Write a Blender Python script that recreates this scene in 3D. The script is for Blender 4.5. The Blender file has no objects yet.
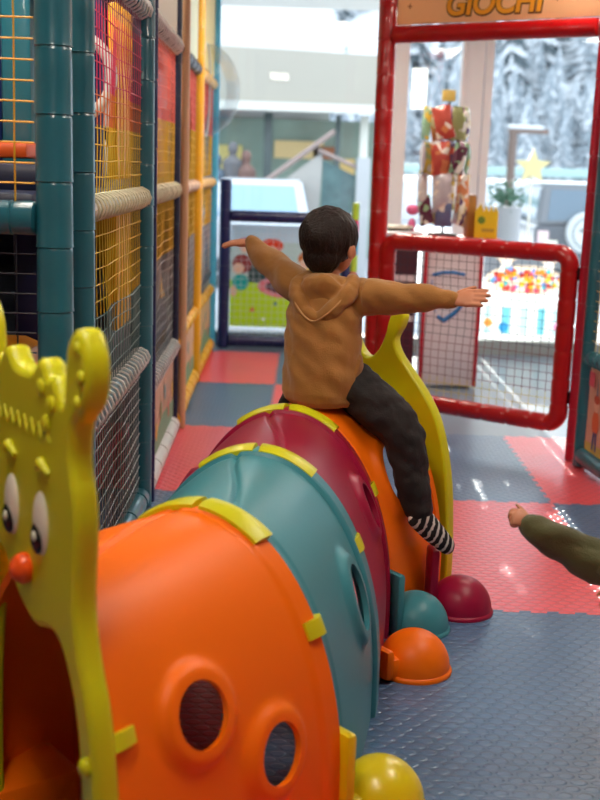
import bpy, bmesh, math, random
from mathutils import Vector, Matrix, noise
C = bpy.context.scene
COL = C.collection
PI = math.pi
rnd = random.Random(7)

# ------------------------------------------------------------------ camera, world, sun, lights, exposure
PITCH = math.atan(235/1155); ROLL = math.radians(-1.95)
F = Vector((0, math.cos(PITCH), -math.sin(PITCH))); R0 = Vector((1, 0, 0)); U0 = R0.cross(F)
cR = R0*math.cos(ROLL) - U0*math.sin(ROLL); cU = U0*math.cos(ROLL) + R0*math.sin(ROLL)
cam_d = bpy.data.cameras.new('camera'); cam = bpy.data.objects.new('camera', cam_d); COL.objects.link(cam)
M3 = Matrix((cR, cU, -F)).transposed()
cam.matrix_world = Matrix.Translation((0, 0, 1.6)) @ M3.to_4x4()
cam_d.sensor_fit = 'VERTICAL'; cam_d.sensor_height = 36; cam_d.sensor_width = 27; cam_d.lens = 1155/800*36
cam_d.clip_end = 2000
cam_d.dof.use_dof = True; cam_d.dof.focus_distance = 3.9; cam_d.dof.aperture_fstop = 2.6
C.camera = cam

w = bpy.data.worlds.new('sky'); C.world = w; w.use_nodes = True
bg = w.node_tree.nodes['Background']; bg.inputs[0].default_value = (0.80, 0.89, 1.0, 1); bg.inputs[1].default_value = 3.3

def lamp(name, kind, loc, energy, color=(1, 1, 1), rot=(0, 0, 0), **k):
    d = bpy.data.lights.new(name, kind); d.energy = energy; d.color = color
    for a, b in k.items(): setattr(d, a, b)
    o = bpy.data.objects.new(name, d); COL.objects.link(o); o.location = loc; o.rotation_euler = rot
    return o
sun = lamp('sun', 'SUN', (0, 30, 20), 7.0, (1, 0.95, 0.86), angle=0.009)
sun.rotation_euler = Vector((-0.0, math.cos(math.radians(23)), math.sin(math.radians(23)))).to_track_quat('Z', 'Y').to_euler()

C.view_settings.view_transform = 'Standard'; C.view_settings.look = 'None'
C.view_settings.gamma = 1; C.view_settings.use_curve_mapping = False
C.view_settings.exposure = 0.1

# ------------------------------------------------------------------ materials
def srgb(r, g, b):
    f = lambda c: c/12.92 if c <= 0.04045 else ((c+0.055)/1.055)**2.4
    return (f(r/255), f(g/255), f(b/255), 1)
MATS = {}
def mat(name, rgb, rough=0.5, metal=0, spec=0.5, bump=0, scale=40, vary=0.0, coat=0, sheen=0, emit=0, alpha=1, detail=3, vscale=3):
    if name in MATS: return MATS[name]
    m = bpy.data.materials.new(name); m.use_nodes = True; MATS[name] = m
    nt = m.node_tree; N = nt.nodes; L = nt.links; b = N['Principled BSDF']
    col = srgb(*rgb); b.inputs['Base Color'].default_value = col
    b.inputs['Roughness'].default_value = rough; b.inputs['Metallic'].default_value = metal
    b.inputs['Specular IOR Level'].default_value = spec
    b.inputs['Coat Weight'].default_value = coat; b.inputs['Sheen Weight'].default_value = sheen
    b.inputs['Alpha'].default_value = alpha
    if emit:
        b.inputs['Emission Color'].default_value = col; b.inputs['Emission Strength'].default_value = emit
    tc = N.new('ShaderNodeTexCoord')
    if vary:
        n = N.new('ShaderNodeTexNoise'); n.inputs['Scale'].default_value = vscale; n.inputs['Detail'].default_value = 3
        L.new(tc.outputs['Object'], n.inputs['Vector'])
        mx = N.new('ShaderNodeMix'); mx.data_type = 'RGBA'
        mx.inputs[6].default_value = tuple(c*(1-vary) for c in col[:3])+(1,)
        mx.inputs[7].default_value = tuple(min(1, c*(1+vary)) for c in col[:3])+(1,)
        L.new(n.outputs['Fac'], mx.inputs[0]); L.new(mx.outputs[2], b.inputs['Base Color'])
    if bump:
        n = N.new('ShaderNodeTexNoise'); n.inputs['Scale'].default_value = scale; n.inputs['Detail'].default_value = detail
        L.new(tc.outputs['Object'], n.inputs['Vector'])
        bp = N.new('ShaderNodeBump'); bp.inputs['Strength'].default_value = bump; bp.inputs['Distance'].default_value = 0.01
        L.new(n.outputs['Fac'], bp.inputs['Height']); L.new(bp.outputs[0], b.inputs['Normal'])
    return m

def backlit(m, t=0.6):
    """thin printed film: lets daylight behind it through"""
    nt = m.node_tree; N = nt.nodes; L = nt.links; b = N['Principled BSDF']
    if 'Translucent BSDF' in N: return m
    tr = N.new('ShaderNodeBsdfTranslucent'); tr.inputs[0].default_value = b.inputs['Base Color'].default_value; mx = N.new('ShaderNodeMixShader'); mx.inputs[0].default_value = t
    L.new(b.outputs[0], mx.inputs[1]); L.new(tr.outputs[0], mx.inputs[2]); L.new(mx.outputs[0], N['Material Output'].inputs[0]); return m
def mat_floor(name, rgb, rough=0.33):
    """foam mat with a raised basket-weave pattern"""
    m = bpy.data.materials.new(name); m.use_nodes = True; MATS[name] = m
    nt = m.node_tree; N = nt.nodes; L = nt.links; b = N['Principled BSDF']
    b.inputs['Roughness'].default_value = rough; b.inputs['Specular IOR Level'].default_value = 0.8
    tc = N.new('ShaderNodeTexCoord'); S = N.new('ShaderNodeSeparateXYZ'); L.new(tc.outputs['Object'], S.inputs[0])
    def mth(op, a, bb=None, c=None):
        n = N.new('ShaderNodeMath'); n.operation = op
        for i, v in enumerate((a, bb, c)):
            if v is None: continue
            if isinstance(v, (int, float)): n.inputs[i].default_value = v
            else: L.new(v, n.inputs[i])
        return n.outputs[0]
    # staggered raised pads in rows, every other row turned
    y = mth('DIVIDE', S.outputs['Y'], 0.034); row = mth('FLOORED_MODULO', mth('FLOOR', y), 2.0)
    x = mth('ADD', mth('DIVIDE', S.outputs['X'], 0.056), mth('MULTIPLY', row, 0.5))
    tri = lambda v: mth('ABSOLUTE', mth('SUBTRACT', mth('FRACT', v), 0.5))
    e = mth('ADD', mth('POWER', mth('MULTIPLY', tri(x), 2.3), 2.0), mth('POWER', mth('MULTIPLY', tri(y), 2.2), 2.0))
    hgt = mth('MINIMUM', mth('MULTIPLY', mth('MAXIMUM', mth('SUBTRACT', 1.0, e), 0.0), 2.2), 1.0)
    bp = N.new('ShaderNodeBump'); bp.inputs['Strength'].default_value = 0.6; bp.inputs['Distance'].default_value = 0.004
    L.new(hgt, bp.inputs['Height']); L.new(bp.outputs[0], b.inputs['Normal'])
    n = N.new('ShaderNodeTexNoise'); n.inputs['Scale'].default_value = 1.7; L.new(tc.outputs['Object'], n.inputs['Vector'])
    mx = N.new('ShaderNodeMix'); mx.data_type = 'RGBA'; col = srgb(*rgb)
    mx.inputs[6].default_value = tuple(c*0.86 for c in col[:3])+(1,); mx.inputs[7].default_value = tuple(min(1, c*1.12) for c in col[:3])+(1,)
    L.new(n.outputs['Fac'], mx.inputs[0])
    m2 = N.new('ShaderNodeMix'); m2.data_type = 'RGBA'; m2.blend_type = 'MULTIPLY'; m2.inputs[0].default_value = 1.0
    L.new(mx.outputs[2], m2.inputs[6])
    g = N.new('ShaderNodeMapRange'); g.inputs['To Min'].default_value = 0.84; g.inputs['To Max'].default_value = 1.0
    L.new(hgt, g.inputs['Value']); L.new(g.outputs[0], m2.inputs[7]); L.new(m2.outputs[2], b.inputs['Base Color'])
    return m

def mat_bands(name, bands, rough=0.6):
    """rope dyed in bands by height: bands = [(z0, rgb), ...]"""
    m = bpy.data.materials.new(name); m.use_nodes = True; MATS[name] = m
    nt = m.node_tree; N = nt.nodes; L = nt.links; b = N['Principled BSDF']; b.inputs['Roughness'].default_value = rough
    tc = N.new('ShaderNodeTexCoord'); S = N.new('ShaderNodeSeparateXYZ'); L.new(tc.outputs['Object'], S.inputs[0])
    d = N.new('ShaderNodeMath'); d.operation = 'DIVIDE'; d.inputs[1].default_value = 3.0; L.new(S.outputs['Z'], d.inputs[0])
    r = N.new('ShaderNodeValToRGB'); r.color_ramp.interpolation = 'CONSTANT'; L.new(d.outputs[0], r.inputs[0])
    e = r.color_ramp.elements
    while len(e) < len(bands): e.new(0.5)
    for i, (z, c) in enumerate(bands): e[i].position = z/3.0; e[i].color = srgb(*c)
    L.new(r.outputs[0], b.inputs['Base Color']); return m

def mat_glass(name, tint=(1, 1, 1), refl=1.0, rough=0.02):
    m = bpy.data.materials.new(name); m.use_nodes = True; MATS[name] = m
    nt = m.node_tree; N = nt.nodes; L = nt.links; N.remove(N['Principled BSDF'])
    t = N.new('ShaderNodeBsdfTransparent'); t.inputs[0].default_value = (*tint, 1)
    g = N.new('ShaderNodeBsdfGlossy'); g.inputs['Roughness'].default_value = rough
    f = N.new('ShaderNodeFresnel'); f.inputs[0].default_value = 1.45
    mx = N.new('ShaderNodeMixShader'); k = N.new('ShaderNodeMath'); k.operation = 'MULTIPLY'; k.inputs[1].default_value = refl; L.new(f.outputs[0], k.inputs[0]); L.new(k.outputs[0], mx.inputs[0]); L.new(t.outputs[0], mx.inputs[1]); L.new(g.outputs[0], mx.inputs[2])
    L.new(mx.outputs[0], N['Material Output'].inputs[0]); return m

ORANGE = mat('orange_plastic', (246, 112, 0), 0.42, spec=0.3, bump=0.03, scale=90)
TEAL = mat('teal_plastic', (62, 136, 148), 0.38, spec=0.35, bump=0.03, scale=90)
MAROON = mat('maroon_plastic', (150, 8, 54), 0.38, spec=0.35, bump=0.03, scale=90)
LIME = mat('lime_plastic', (206, 204, 14), 0.36, coat=0.0, bump=0.03, scale=90)
YELLOWP = mat('yellow_plastic', (226, 205, 10), 0.3, coat=0.15, bump=0.03, scale=90)
FTEAL = mat('teal_vinyl', (30, 100, 116), 0.3, coat=0.3, bump=0.15, scale=14)
FRED = mat('red_vinyl', (178, 5, 14), 0.28, coat=0.3, bump=0.25, scale=16)
FNAVY = mat('navy_vinyl', (24, 30, 84), 0.35, bump=0.15, scale=14)
FBLUE = mat('blue_vinyl', (30, 140, 180), 0.35, bump=0.15, scale=14)
FYEL = mat('yellow_vinyl', (238, 176, 20), 0.35, bump=0.15, scale=14)
FWHITE = mat('white_vinyl', (214, 216, 214), 0.4, bump=0.15, scale=14)
FMAR = mat('dark_red_vinyl', (140, 12, 26), 0.4, bump=0.15, scale=14)
FPEACH = mat('peach_vinyl', (214, 168, 128), 0.45, bump=0.1, scale=14)
DNAVY = mat('dark_navy_vinyl', (14, 24, 58), 0.4, bump=0.15, scale=14)
MATR = mat_floor('red_foam_mat', (244, 84, 96), 0.3); MATB = mat_floor('blue_foam_mat', (76, 112, 150), 0.3)

# ------------------------------------------------------------------ helpers
def basis(d):
    d = d.normalized(); a = Vector((0, 0, 1)) if abs(d.z) < 0.9 else Vector((1, 0, 0))
    u = d.cross(a).normalized(); return u, d.cross(u).normalized()
def sweep(bm, pts, rad, n=12, cap=True, closed=False, flat=None):
    pts = [Vector(p) for p in pts]
    if not isinstance(rad, (list, tuple)): rad = [rad]*len(pts)
    u = None; rings = []
    for i, p in enumerate(pts):
        if closed: d = pts[(i+1) % len(pts)]-pts[i-1]
        else: d = pts[min(i+1, len(pts)-1)]-pts[max(i-1, 0)]
        d.normalize()
        if u is None: u, v = basis(d)
        else:
            u = (u-d*u.dot(d)).normalized(); v = d.cross(u)
        rings.append([bm.verts.new(p+(u*math.cos(2*PI*k/n)+v*math.sin(2*PI*k/n))*rad[i]) for k in range(n)])
    m = len(rings)
    for i in range(m if closed else m-1):
        a, b = rings[i], rings[(i+1) % m]
        for k in range(n): bm.faces.new((a[k], a[(k+1) % n], b[(k+1) % n], b[k]))
    if cap and not closed:
        bm.faces.new(rings[0][::-1]); bm.faces.new(rings[-1])
def foam(bm, p0, p1, r=0.05, seam=0.18, n=16, off=0.0, g=0.0035):
    """foam sleeve with welded seams"""
    p0, p1 = Vector(p0), Vector(p1); L = (p1-p0).length; pts = []; rad = []
    s = seam*(0.5+off) % seam; marks = []
    while s < L: marks.append(s); s += seam
    ts = [(0, r-0.008), (0.006, r)]
    for mk in marks:
        if mk < 0.02 or mk > L-0.02: continue
        ts += [(mk-seam*0.4, r), (mk-0.009, r-0.0005), (mk-0.004, r-g*0.4), (mk, r-g), (mk+0.001, r-g), (mk+0.003, r+0.002), (mk+0.010, r+0.0005)]
    ts += [(L-0.006, r), (L, r-0.008)]
    ts = sorted(t for t in ts if 0 <= t[0] <= L)
    sweep(bm, [p0+(p1-p0)*(t/L) for t, _ in ts], [q for _, q in ts], n)
def box(bm, c, s, rz=0, bev=0, rot=None):
    m = Matrix.Translation(c) @ (rot.to_4x4() if rot else Matrix.Rotation(rz, 4, 'Z')) @ Matrix.Diagonal((*s, 1))
    r = bmesh.ops.create_cube(bm, size=1, matrix=m)
    if bev:
        es = list({e for v in r['verts'] for e in v.link_edges})
        bmesh.ops.bevel(bm, geom=es, offset=bev, segments=2, profile=0.5, affect='EDGES')
def ell(bm, c, s, n=20, rot=None):
    m = Matrix.Translation(c) @ (rot.to_4x4() if rot else Matrix.Identity(4)) @ Matrix.Diagonal((*s, 1))
    bmesh.ops.create_uvsphere(bm, u_segments=n, v_segments=max(8, n*2//3), radius=1, matrix=m)
def quad(bm, *p, mi=0):
    f = bm.faces.new([bm.verts.new(q) for q in p]); f.material_index = mi; return f
def prism(bm, poly, d0, d1, fr=None, mi=0):
    """poly in (u,v); extruded along n from d0 to d1; fr = (origin,u,v,n)"""
    o, u, v, n = fr or (Vector(), Vector((1, 0, 0)), Vector((0, 0, 1)), Vector((0, -1, 0)))
    a = [bm.verts.new(o+u*p[0]+v*p[1]+n*d0) for p in poly]; b = [bm.verts.new(o+u*p[0]+v*p[1]+n*d1) for p in poly]
    k = len(poly); fs = [bm.faces.new(a[::-1]), bm.faces.new(b)]
    for i in range(k): fs.append(bm.faces.new((a[i], a[(i+1) % k], b[(i+1) % k], b[i])))
    for f in fs: f.material_index = mi
W = {}
def link(o, parent=None):
    COL.objects.link(o)
    if parent is not None:
        o.parent = parent; o.matrix_parent_inverse = W[parent.name].inverted()
    W[o.name] = Matrix.Translation(o.location) if parent is None else Matrix.Identity(4)
    return o
def obj(name, bm, m, parent=None, smooth=True, angle=40):
    if isinstance(bm, bpy.types.Mesh): me = bm
    else:
        bmesh.ops.recalc_face_normals(bm, faces=bm.faces[:])
        me = bpy.data.meshes.new(name); bm.to_mesh(me); bm.free()
    for x in (m if isinstance(m, (list, tuple)) else [m]): me.materials.append(x)
    if smooth:
        me.polygons.foreach_set('use_smooth', [True]*len(me.polygons))
        me.set_sharp_from_angle(angle=math.radians(angle))
    return link(bpy.data.objects.new(name, me), parent)
def B(): return bmesh.new()
def tag(o, label, cat, group=None):
    o['label'] = label; o['category'] = cat
    if group: o['group'] = group
    return o
def thing(name, label, cat, loc=(0, 0, 0), group=None):
    o = bpy.data.objects.new(name, None); o.empty_display_size = 0.1; o.location = loc; link(o)
    return tag(o, label, cat, group)
def struct(name, bm, m, smooth=False):
    o = obj(name, bm, m, None, smooth); o['kind'] = 'structure'; return o
def baked(name, o, mods):
    """apply modifiers set up by mods(o) and return the evaluated mesh"""
    mods(o); dg = bpy.context.evaluated_depsgraph_get(); me = bpy.data.meshes.new_from_object(o.evaluated_get(dg)); me.name = name
    return me
def remesh(name, bm, voxel, smooth=4, disp=None):
    bmesh.ops.recalc_face_normals(bm, faces=bm.faces[:])
    me = bpy.data.meshes.new('tmp'); bm.to_mesh(me); bm.free(); o = bpy.data.objects.new('tmp', me); COL.objects.link(o)
    def md(o):
        r = o.modifiers.new('r', 'REMESH'); r.mode = 'VOXEL'; r.voxel_size = voxel
        s = o.modifiers.new('s', 'SMOOTH'); s.factor = 0.6; s.iterations = smooth
    out = baked(name, o, md); bpy.data.objects.remove(o)
    if disp:
        nn = [v.normal.copy() for v in out.vertices]
        for v, n in zip(out.vertices, nn): v.co += n*disp(v.co, n)
    return out
def curve_mesh(name, loops, depth, bev, fr, res=2):
    """filled outline (with holes) with real thickness; loops in (u,v)"""
    cu = bpy.data.curves.new('tmp', 'CURVE'); cu.dimensions = '2D'; cu.fill_mode = 'BOTH'; cu.extrude = depth/2-bev; cu.bevel_depth = bev; cu.bevel_resolution = res
    cu.offset = -bev
    for lp in loops:
        s = cu.splines.new('POLY'); s.points.add(len(lp)-1); s.use_cyclic_u = True
        for i, p in enumerate(lp): s.points[i].co = (p[0], p[1], 0, 1)
    o = bpy.data.objects.new('tmp', cu); COL.objects.link(o)
    me = baked(name, o, lambda o: None); bpy.data.objects.remove(o)
    o_, u, v, n = fr; me.transform(Matrix.Translation(o_) @ Matrix((u, v, n)).transposed().to_4x4()); return me
def text_mesh(name, s, size, depth, fr, shear=0, off=0, align='CENTER', space=1.0):
    cu = bpy.data.curves.new('tmp', 'FONT'); cu.body = s; cu.size = size; cu.extrude = depth/2; cu.offset = off; cu.shear = shear
    cu.align_x = align; cu.align_y = 'CENTER'; cu.space_character = space
    o = bpy.data.objects.new('tmp', cu); COL.objects.link(o); me = baked(name, o, lambda o: None); bpy.data.objects.remove(o)
    o_, u, v, n = fr; me.transform(Matrix.Translation(o_) @ Matrix((u, v, n)).transposed().to_4x4()); return me
def spline(pts, n=6, closed=True):
    out = []; k = len(pts)
    for i in range(k if closed else k-1):
        g = (lambda j: pts[j % k]) if closed else (lambda j: pts[max(0, min(k-1, j))])
        p0, p1, p2, p3 = g(i-1), g(i), g(i+1), g(i+2)
        for q in range(n):
            t = q/n; f = lambda a, b, c, d: 0.5*((2*b)+(-a+c)*t+(2*a-5*b+4*c-d)*t*t+(-a+3*b-3*c+d)*t**3)
            out.append(tuple(f(p0[j], p1[j], p2[j], p3[j]) for j in range(len(p1))))
    if not closed: out.append(pts[-1])
    return out
def circ(cx, cy, rx, ry=None, n=24, a0=0):
    ry = ry or rx; return [(cx+rx*math.cos(2*PI*i/n+a0), cy+ry*math.sin(2*PI*i/n+a0)) for i in range(n)]
def frame(o, th):
    """vertical plane through o, u turned clockwise by th degrees from +X, n towards the viewer side"""
    t = math.radians(th); return (Vector(o), Vector((math.cos(t), -math.sin(t), 0)), Vector((0, 0, 1)), Vector((-math.sin(t), -math.cos(t), 0)))
def picture(name, fr, shapes, parent, t0=0.003, film=False):
    """a flat print: shapes = [(poly, rgb), ...] laid one over another in real thin layers, one mesh"""
    bm = B(); slots = []; 
    for i, (poly, rgb) in enumerate(shapes):
        if rgb not in slots: slots.append(rgb)
        d = t0+0.0004*(i+1); prism(bm, poly, d-0.0003, d, fr, slots.index(rgb))
    if film:
        # printed film: each inked patch is cut so that only the top ink remains at any spot
        bm.free(); bm = B(); o_, u, v, n = fr; us = [p[0] for q, _ in shapes for p in q]; vs = [p[1] for q, _ in shapes for p in q]
        u0, u1, v0, v1 = min(us), max(us), min(vs), max(vs); st = 0.0075; nu = int((u1-u0)/st); nv = int((v1-v0)/st)
        def inside(p, q):
            c = False; j = len(q)-1
            for i in range(len(q)):
                if (q[i][1] > p[1]) != (q[j][1] > p[1]) and p[0] < (q[j][0]-q[i][0])*(p[1]-q[i][1])/(q[j][1]-q[i][1])+q[i][0]: c = not c
                j = i
            return c
        bb = [(min(p[0] for p in q), max(p[0] for p in q), min(p[1] for p in q), max(p[1] for p in q)) for q, _ in shapes]
        gr_ = [[bm.verts.new(o_+u*(u0+(u1-u0)*i/nu)+v*(v0+(v1-v0)*j/nv)+n*t0) for j in range(nv+1)] for i in range(nu+1)]
        for i in range(nu):
            for j in range(nv):
                p = (u0+(u1-u0)*(i+.5)/nu, v0+(v1-v0)*(j+.5)/nv); hit = None
                for k in range(len(shapes)-1, -1, -1):
                    if bb[k][0] <= p[0] <= bb[k][1] and bb[k][2] <= p[1] <= bb[k][3] and inside(p, shapes[k][0]): hit = k; break
                if hit is not None:
                    f = bm.faces.new((gr_[i][j], gr_[i+1][j], gr_[i+1][j+1], gr_[i][j+1])); f.material_index = slots.index(shapes[hit][1])
        bmesh.ops.delete(bm, geom=[v_ for v_ in bm.verts if not v_.link_faces], context='VERTS')
        return obj(name, bm, [backlit(mat('film_%d_%d_%d' % c, c, 0.5)) for c in slots], parent, smooth=False)
    return obj(name, bm, [mat('ink_%d_%d_%d' % c, c, 0.5) for c in slots], parent, smooth=False)
def copy_tree(o, parent=None):
    c = o.copy(); COL.objects.link(c)
    if parent is not None: c.parent = parent
    for ch in [q for q in o.children]: copy_tree(ch, c)
    return c

# ------------------------------------------------------------------ the room
bm = B(); box(bm, (0.6, 4.3, -0.052), (8.2, 12.2, 0.08)); struct('floor', bm, mat('grey_floor', (112, 128, 146), 0.3, vary=0.1, bump=0.05))
bm = B(); box(bm, (0.6, 4.3, 3.1), (8.2, 12.2, 0.12)); struct('ceiling', bm, mat('ceiling_paint', (196, 190, 180), 0.8, vary=0.05))
WALLM = mat('wall_paint', (206, 198, 186), 0.75, bump=0.1, scale=60, vary=0.04)
bm = B(); box(bm, (-3.45, 4.3, 1.5), (0.1, 12.2, 3.1)); struct('wall_left', bm, WALLM)
bm = B(); box(bm, (4.65, 4.3, 1.5), (0.1, 12.2, 3.1)); struct('wall_right', bm, WALLM)
bm = B(); box(bm, (0.6, -1.75, 1.5), (8.2, 0.1, 3.1)); struct('wall_back', bm, WALLM)
FR = mat('window_metal', (232, 228, 232), 0.4, metal=0.2, vary=0.04)
SILL = mat('sill_grey', (150, 158, 160), 0.5)
YF = 10.35
bm = B(); box(bm, (0.6, YF, 3.06), (8.0, 0.16, 0.10)); struct('wall_front', bm, mat('header_paint', (226, 220, 208), 0.7))
bm = B(); box(bm, (0.6, YF, 0.045), (8.0, 0.16, 0.13)); struct('trim_1', bm, SILL)
bm = B()
for x, wd in ((-3.3, 0.16), (0.77, 0.14), (4.5, 0.16)): box(bm, (x, YF, 1.555), (wd, 0.12, 2.90), bev=0.004)
struct('trim_2', bm, FR)
bm = B()
box(bm, (1.40, YF, 1.555), (0.17, 0.13, 2.90), bev=0.004); box(bm, (1.53, YF-0.02, 1.555), (0.07, 0.10, 2.90), bev=0.004); box(bm, (1.31, YF-0.02, 1.555), (0.03, 0.16, 2.90))
struct('trim_3', bm, FR)
GL = mat_glass('window_glass', (0.97, 0.99, 0.985), 0.5)
for i, (a, b) in enumerate(((-3.2, 0.71), (0.84, 1.29), (1.57, 4.42))):
    bm = B(); box(bm, ((a+b)/2, YF, 1.56), (b-a, 0.012, 2.90)); struct('window_%d' % (i+1), bm, GL)

# puzzle mats, interlocking along jigsaw edges
X0, Y0, PT = 1.26, 4.06, 1.452
def jig(n_teeth, L):
    pts = []; p = L/n_teeth
    for i in range(n_teeth):
        a = i*p
        pts += [(a, 0.009), (a+p*0.42, 0.009), (a+p*0.36, -0.009), (a+p*0.94, -0.009)] if True else []
    return pts[1:]
TE = jig(14, PT)
def mat_tile(ix, iy, x1=None):
    xa = X0+ix*PT; xb = x1 if x1 is not None else xa+PT; ya = Y0+iy*PT; yb = ya+PT
    poly = [(xa, ya)]
    poly += [(xa+t, ya+d) for t, d in TE if xa+t < xb-0.03] + [(xb, ya)]
    poly += ([(xb-d, ya+t) for t, d in TE] if x1 is None else []) + [(xb, yb)]
    poly += [(xa+t, yb+d) for t, d in TE[::-1] if xa+t < xb-0.03] + [(xa, yb)]
    poly += [(xa-d, ya+t) for t, d in TE[::-1]]
    bm = B(); fr = (Vector(), Vector((1, 0, 0)), Vector((0, 1, 0)), Vector((0, 0, 1)))
    prism(bm, poly, -0.0115, 0.0, fr)
    red = (ix+iy) % 2 == 1
    o = obj('foam_floor_mat', bm, MATR if red else MATB, smooth=False)
    return o, red
MATNAMES = {0: 'beside the striped-sock foot', 1: 'under the entrance gate', -1: 'beside the colourful crawl tunnel', -2: 'in front of the crawl tunnel', -3: 'nearest the viewer', 2: 'behind the seated boy', 3: 'in front of the navy gate'}
for iy in range(-4, 4):
    for ix in range(-3, 2):
        if iy >= 2 and ix >= 0: continue
        if iy == -4 and ix not in (-1, 0): continue
        o, red = mat_tile(ix, iy, 0.42 if (ix == -1 and iy >= 2) else None)
        side = {-3: 'deep inside the climbing frame', -2: 'along the netted climbing frame', -1: 'in the middle lane', 0: 'in the lane right of the tunnel', 1: 'by the right-hand wall'}[ix]
        tag(o, '%s foam mat %s, %s' % ('red' if red else 'blue-grey', {-4: 'at the camera', -3: 'nearest the viewer', -2: 'level with the smiling head', -1: 'level with the domes', 0: 'level with the striped sock', 1: 'level with the entrance gate', 2: 'behind the boy', 3: 'at the navy gate'}[iy], side), 'floor mat', 'interlocking foam floor mats')

# ceiling lights (real fittings; their lamps sit inside them)
for k, (x, y) in enumerate(((-0.5, 1.5), (-1.2, 3.6), (1.5, 3.4), (-1.2, 6.2), (1.6, 6.2), (0.2, 8.4), (3.0, 8.6))):
    t = thing('ceiling_light', 'white strip ceiling light overhead, %s' % ('above the camera', 'above the caterpillar head at left', 'above the lane right of the tunnel', 'above the middle net bay', 'inside the entrance arch', 'nearest the navy gate', 'nearest the right window')[k], 'ceiling light', (x, y, 3.0), 'strip lights on the ceiling')
    bm = B(); box(bm, (x, y, 3.005), (0.34, 1.24, 0.05), bev=0.008); obj('housing', bm, mat('light_housing', (230, 230, 230), 0.4), t)
    bm = B(); box(bm, (x, y, 2.974), (0.28, 1.18, 0.012)); obj('diffuser', bm, mat('light_diffuser', (255, 244, 228), 0.4, emit=32), t)
#LIGHTS

# ------------------------------------------------------------------ crawl tunnel
RINGS = [((-0.530, 2.272), 53), ((-0.218, 2.716), 22), ((-0.115, 3.293), 9), ((-0.04, 3.883), 10), ((0.235, 4.395), 33)]
def arch(u, a=0.37, b=0.65, c=0.12):
    if u < .09: return (a, c*u/.09), (1, 0)
    if u > .91: return (-a, c*(1-u)/.09), (-1, 0)
    t = PI*(u-.09)/.82; n = Vector((math.cos(t)/a, math.sin(t)/b)).normalized()
    return (a*math.cos(t), c+b*math.sin(t)), (n.x, n.y)
def surf(k, u, v, off=0.0):
    (s, z), n = arch(u); P = []
    for (c, th) in RINGS[k:k+2]:
        t = math.radians(th); P.append(Vector((c[0], c[1], 0))+Vector((math.cos(t), -math.sin(t), 0))*(s+n[0]*off)+Vector((0, 0, z+n[1]*off)))
    return P[0]*(1-v)+P[1]*v
def surf_n(k, u, v):
    a = surf(k, u, v, 0); return (surf(k, u, v, 0.05)-a).normalized()
ZB = 0.0
def segment(k, mt, name, holes, parent, seam=True, swing=0.04):
    NU, NV = 260, 84; bm = B(); grid = []
    hc = []
    for (u0, v0, a, b) in holes:
        P0 = surf(k, u0, v0); Tu = (surf(k, u0+.01, v0)-surf(k, u0-.01, v0)).normalized(); N0 = surf_n(k, u0, v0)
        hc.append((P0, Tu, N0.cross(Tu).normalized(), N0, a, b))
    for i in range(NU+1):
        u = i/NU; row = []
        for j in range(NV+1):
            v = j/NV*(1.035 if k in (1, 2) else 1.0); p0 = surf(k, u, v)
            off = 0.010*math.sin(PI*v)                       # slight belly
            if v < 0.08 and k: off -= 0.003                   # slides inside the collar before it
            if v > 0.90: off += (0.014 if k else 0.007)*min(1, (v-0.90)/0.015)  # collar over the next section
            if seam:
                us = 0.5+swing*math.sin((v-0.5)*PI)
                off -= 0.011*math.exp(-((u-us)/0.006)**2)
            for (P0, Tu, Tv, N0, a, b) in hc:
                d = p0-P0
                if d.dot(N0) < -0.25: continue
                q = math.hypot(d.dot(Tu)/(a+0.018), d.dot(Tv)/(b+0.018))
                off += 0.021*math.exp(-(max(0, q-1.0)/0.20)**2)
            row.append(bm.verts.new(surf(k, u, v, off)))
        grid.append(row)
    for i in range(NU):
        for j in range(NV): bm.faces.new((grid[i][j], grid[i][j+1], grid[i+1][j+1], grid[i+1][j]))
    bmesh.ops.recalc_face_normals(bm, faces=bm.faces[:])
    me = bpy.data.meshes.new('t'); bm.to_mesh(me); bm.free()
    c = Vector((RINGS[k][0][0], RINGS[k][0][1], 0.4)); f0 = me.polygons[len(me.polygons)//2]
    if f0.normal.dot(f0.center-c) < 0: me.flip_normals()
    o = bpy.data.objects.new('t', me); COL.objects.link(o); cutters = []
    for (P0, Tu, Tv, N0, a, b) in hc:
        cb = B(); n = 40; R1 = []; 
        for s in (-0.06, 0.08): R1.append([cb.verts.new(P0+N0*s+Tu*a*math.cos(2*PI*q/n)+Tv*b*math.sin(2*PI*q/n)) for q in range(n)])
        for q in range(n): cb.faces.new((R1[0][q], R1[0][(q+1) % n], R1[1][(q+1) % n], R1[1][q]))
        cb.faces.new(R1[0][::-1]); cb.faces.new(R1[1]); bmesh.ops.recalc_face_normals(cb, faces=cb.faces[:])
        cm = bpy.data.meshes.new('c'); cb.to_mesh(cm); cb.free(); co = bpy.data.objects.new('c', cm); COL.objects.link(co); cutters.append(co)
    def md(o):
        s = o.modifiers.new('s', 'SOLIDIFY'); s.thickness = 0.016; s.offset = -1; s.use_even_offset = True
        for co in cutters:
            bo = o.modifiers.new('b', 'BOOLEAN'); bo.operation = 'DIFFERENCE'; bo.object = co; bo.solver = 'EXACT'
    out = baked(name, o, md)
    for q in [o]+cutters: bpy.data.objects.remove(q)
    out.materials.clear()
    return obj(name, out, mt, parent, angle=35)
tun = thing('crawl_tunnel', 'orange, teal and maroon plastic caterpillar crawl tunnel with lime smiling face', 'crawl tunnel', (-0.15, 3.3, 0))
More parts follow.
